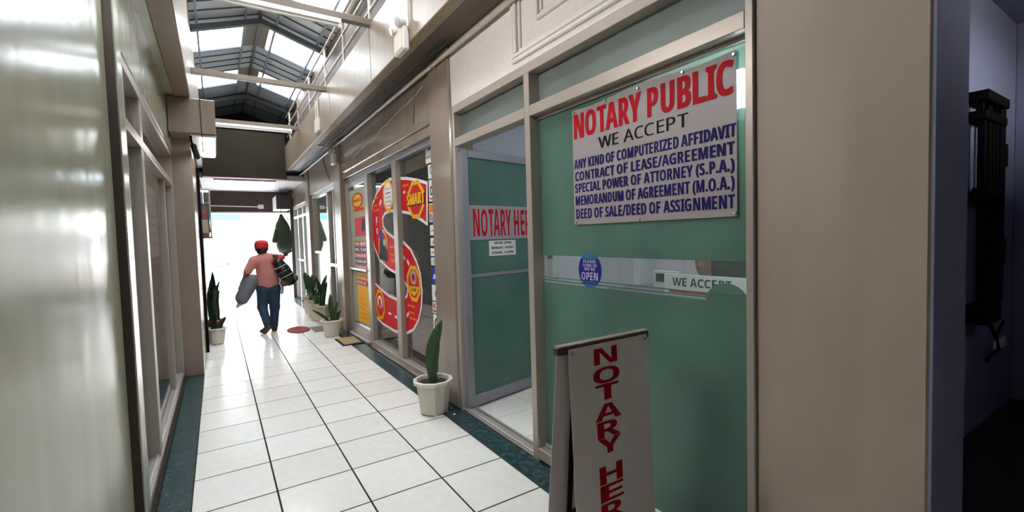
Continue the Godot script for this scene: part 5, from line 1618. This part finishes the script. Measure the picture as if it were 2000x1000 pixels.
	var cp := put("cap", cap, M.cap, t)
	put("cap_brim", blob([[head + Vector3(-0.05, 0.02, -0.12), head + Vector3(0.05, 0.02, -0.12), 0.014, 0.014], [head + Vector3(-0.03, 0.01, -0.17), head + Vector3(0.03, 0.01, -0.17), 0.012, 0.012]], 0.010, 0.05), M.cap, cp)
	pipe("cap_strap", [head + Vector3(-0.06, 0.02, 0.098), head + Vector3(0.0, 0.016, 0.122), head + Vector3(0.06, 0.02, 0.098)], 0.012, M.cap, cp, 6)
	var ls1 := blob([[Vector3(0.655, 0.125, z + 0.19), Vector3(0.60, 0.055, z + 0.12), 0.046, 0.044], [Vector3(0.60, 0.055, z + 0.12), Vector3(0.565, 0.038, z + 0.04), 0.042, 0.034]], 0.010, 0.02)
	var sh := put("shoe", ls1, M.shoe, t)
	put("sole", blob([[Vector3(0.672, 0.115, z + 0.225), Vector3(0.615, 0.035, z + 0.15), 0.032, 0.03], [Vector3(0.615, 0.03, z + 0.15), Vector3(0.57, 0.018, z + 0.04), 0.03, 0.018]], 0.009, 0.015), M.shoe_sole, sh)
	var sh2 := put("shoe", blob([[Vector3(0.765, 0.05, z), Vector3(0.755, 0.04, z - 0.16), 0.05, 0.038]], 0.010, 0.02), M.shoe, t)
	put("sole", blob([[Vector3(0.765, 0.014, z + 0.02), Vector3(0.755, 0.014, z - 0.16), 0.014, 0.014], [Vector3(0.735, 0.014, z), Vector3(0.795, 0.014, z), 0.014, 0.014]], 0.008, 0.02), M.shoe_sole, sh2)
	# grey bundle wrapped in clear plastic in his left hand
	var g := thing("wrapped_bundle", "long grey bundle in clear plastic hanging from the man's left hand", "bundle", Vector3(0.36, 0.75, z))
	put("bundle_core", blob([[Vector3(0.47, 0.90, z - 0.03), Vector3(0.31, 0.62, z + 0.02), 0.115, 0.10], [Vector3(0.41, 0.92, z - 0.03), Vector3(0.27, 0.66, z + 0.02), 0.06, 0.05]], 0.014, 0.05), M.bundle_grey, g)
	put("plastic_wrap", blob([[Vector3(0.48, 0.92, z - 0.03), Vector3(0.30, 0.60, z + 0.02), 0.128, 0.116], [Vector3(0.29, 0.60, z + 0.02), Vector3(0.215, 0.47, z + 0.03), 0.08, 0.012], [Vector3(0.42, 0.93, z - 0.03), Vector3(0.26, 0.66, z + 0.02), 0.075, 0.065]], 0.014, 0.04), M.thin_plastic, g)
	put("plastic_tail", blob([[Vector3(0.285, 0.56, z + 0.02), Vector3(0.215, 0.47, z + 0.03), 0.055, 0.008], [Vector3(0.30, 0.55, z + 0.02), Vector3(0.34, 0.54, z + 0.02), 0.03, 0.02]], 0.010, 0.02), M.decal_grey, g)
	# dark sack slung over his right shoulder
	var s := thing("slung_sack", "dark strapped sack with a red cloth mouth slung at the man's right shoulder", "bag", Vector3(0.93, 1.03, z + 0.1))
	var axis0 := Vector3(0.865, 1.19, z + 0.15)
	var axis1 := Vector3(1.01, 0.90, z + 0.15)
	put("sack_body", blob([[axis0, axis0.lerp(axis1, 0.45), 0.088, 0.112], [axis0.lerp(axis1, 0.45), axis1, 0.112, 0.118]], 0.012, 0.03), M.sack_dark, s)
	put("sack_base", blob([[axis1 + Vector3(-0.07, -0.05, 0.02), axis1 + Vector3(0.075, 0.015, 0.02), 0.072, 0.072]], 0.012, 0.02), M.sack_brown, s)
	for q in 3:
		var c := axis0.lerp(axis1, 0.2 + 0.28 * q)
		var dir := (axis1 - axis0).normalized()
		var a := dir.cross(Vector3(0, 0, 1)).normalized()
		var ring := []
		for e in 21:
			ring.append(c + (a * cos(TAU * e / 20.0) + dir.cross(a) * sin(TAU * e / 20.0)) * (0.108 + 0.008 * q))
		pipe("strap", ring, 0.008, M.thin_plastic if q == 1 else M.decal_grey, s, 6)
	put("red_cloth", blob([[Vector3(0.80, 1.225, z + 0.14), Vector3(0.93, 1.285, z + 0.14), 0.04, 0.045], [Vector3(0.86, 1.28, z + 0.12), Vector3(0.90, 1.31, z + 0.12), 0.04, 0.03]], 0.012, 0.02), M.cloth_red, s)

# ------------------------------------------------------------------ things near the far opening
func build_end_things() -> void:
	# hanging raincoat
	var z := -13.3
	var t := thing("raincoat", "dark green hooded raincoat hanging by the far post", "coat", Vector3(1.45, 1.3, z))
	put("coat_body", blob([[Vector3(1.45, 2.12, z), Vector3(1.45, 1.95, z), 0.06, 0.16], [Vector3(1.45, 1.95, z), Vector3(1.48, 1.45, z), 0.16, 0.19], [Vector3(1.44, 2.24, z), Vector3(1.45, 2.05, z), 0.045, 0.12]], 0.016, 0.05), M.coat_green, t)
	put("sleeve", blob([[Vector3(1.36, 1.95, z), Vector3(1.25, 1.58, z + 0.02), 0.07, 0.06]], 0.016, 0.02), M.coat_green, t)
	put("sleeve", blob([[Vector3(1.56, 1.95, z), Vector3(1.64, 1.55, z + 0.02), 0.07, 0.06]], 0.016, 0.02), M.coat_green, t)
	put("dark_hem", blob([[Vector3(1.40, 1.34, z), Vector3(1.58, 1.32, z), 0.075, 0.075], [Vector3(1.49, 1.30, z), Vector3(1.50, 1.22, z), 0.09, 0.06]], 0.016, 0.03), M.coat_dark, t)
	pipe("hanger_cord", [Vector3(1.44, 2.26, z), Vector3(1.44, 2.96, z)], 0.006, M.cable, t, 5)
	# white box over the far right of the opening
	var s := thing("shutter_box", "pale boxed shutter housing above the far post", "box", Vector3(1.4, 2.6, -13.6))
	bx("housing", 1.36, 1.71, 2.42, 2.78, -13.45, -14.45, M.office_wall, s, 0.006)
	bx("face_plate", 1.355, 1.712, 2.415, 2.785, -13.43, -13.45, M.header_dark, s, 0.002)
	# parked motorcycle just outside
	var m := thing("motorcycle", "dark red motorcycle parked low beyond the far post", "motorcycle", Vector3(1.75, -0.02, -15.6))
	for zz in [-15.15, -16.35]:
		var ring := []
		for k in 25:
			ring.append(Vector3(1.55, 0.27 + 0.24 * sin(TAU * k / 24.0), zz + 0.24 * cos(TAU * k / 24.0)))
		var w := pipe("wheel", ring, 0.045, M.rubber, m, 8)
		pipe("hub", [Vector3(1.50, 0.27, zz), Vector3(1.60, 0.27, zz)], 0.09, M.chrome, w, 12)
	put("fairing", blob([[Vector3(1.55, 0.62, -15.2), Vector3(1.55, 0.72, -15.9), 0.09, 0.12], [Vector3(1.55, 0.75, -16.0), Vector3(1.55, 0.85, -16.35), 0.09, 0.06]], 0.025, 0.05), M.motor_red, m)
	put("engine", blob([[Vector3(1.55, 0.38, -15.5), Vector3(1.55, 0.42, -15.9), 0.13, 0.14]], 0.025, 0.03), M.black_metal, m)
	bx("seat", 1.47, 1.63, 0.72, 0.8, -15.15, -15.75, M.black_plastic, m, 0.03)
	pipe("handlebar", [Vector3(1.25, 1.0, -16.1), Vector3(1.55, 0.98, -16.2), Vector3(1.85, 1.0, -16.1)], 0.016, M.chrome, m, 8)
	pipe("fork", [Vector3(1.55, 0.95, -16.15), Vector3(1.55, 0.27, -16.35)], 0.03, M.chrome, m, 8)
	pipe("exhaust", [Vector3(1.42, 0.30, -15.1), Vector3(1.42, 0.27, -15.8)], 0.04, M.chrome, m, 10)
	bx("tail_lamp", 1.50, 1.60, 0.66, 0.71, -15.09, -15.12, M.cloth_red, m, 0.006)
	pipe("kick_stand", [Vector3(1.45, 0.35, -15.7), Vector3(1.34, -0.015, -15.72)], 0.012, M.black_metal, m, 6)
	# fire extinguisher in its cabinet on the left
	var c := thing("extinguisher_cabinet", "thin metal and glass cabinet fixed to the left wall above the plants", "cabinet", Vector3(-0.16, 1.7, -8.5))
	for x in [-0.25, -0.075]:
		for zz in [-8.32, -8.66]:
			bx("corner_post", x, x + 0.018, 1.66, 2.36, zz, zz + 0.018, M.aluminium, c, 0.002)
	bx("top_panel", -0.253, -0.055, 2.36, 2.385, -8.30, -8.665, M.aluminium, c, 0.003)
	bx("bottom_panel", -0.253, -0.055, 1.635, 1.66, -8.30, -8.665, M.dark_brown, c, 0.003)
	bx("cross_wire", -0.25, -0.06, 2.17, 2.178, -8.303, -8.311, M.aluminium_bright, c, 0.0)
	bx("glass_front", -0.232, -0.075, 1.66, 2.36, -8.313, -8.317, M.clear_glass, c, 0.0)
	bx("back_panel", -0.254, -0.25, 1.66, 2.36, -8.30, -8.66, M.passage_wall, c, 0.0)
	var e := thing("fire_extinguisher", "red fire extinguisher standing inside the left wall cabinet", "extinguisher", Vector3(-0.155, 1.66, -8.48))
	var b := MB.new()
	b.lathe([Vector2(0.0, 0.0), Vector2(0.06, 0.0), Vector2(0.066, 0.02), Vector2(0.066, 0.36), Vector2(0.05, 0.42), Vector2(0.022, 0.45), Vector2(0.022, 0.48), Vector2(0.0, 0.48)], 18, false, Vector3(-0.155, 1.66, -8.48))
	put("cylinder", b, M.extinguisher_red, e)
	var lb := MB.new()
	lb.lathe([Vector2(0.0672, 0.06), Vector2(0.0672, 0.26)], 18, false, Vector3(-0.155, 1.66, -8.48))
	put("paper_label", lb, M.label_cream, e)
	bx("valve", -0.185, -0.125, 2.135, 2.165, -8.46, -8.50, M.black_metal, e, 0.004)
	pipe("lever", [Vector3(-0.19, 2.165, -8.48), Vector3(-0.09, 2.215, -8.44)], 0.009, M.black_metal, e, 6)
	pipe("hose", [Vector3(-0.125, 2.14, -8.47), Vector3(-0.085, 2.06, -8.42), Vector3(-0.09, 1.88, -8.41), Vector3(-0.085, 1.72, -8.42)], 0.011, M.rubber, e, 8)
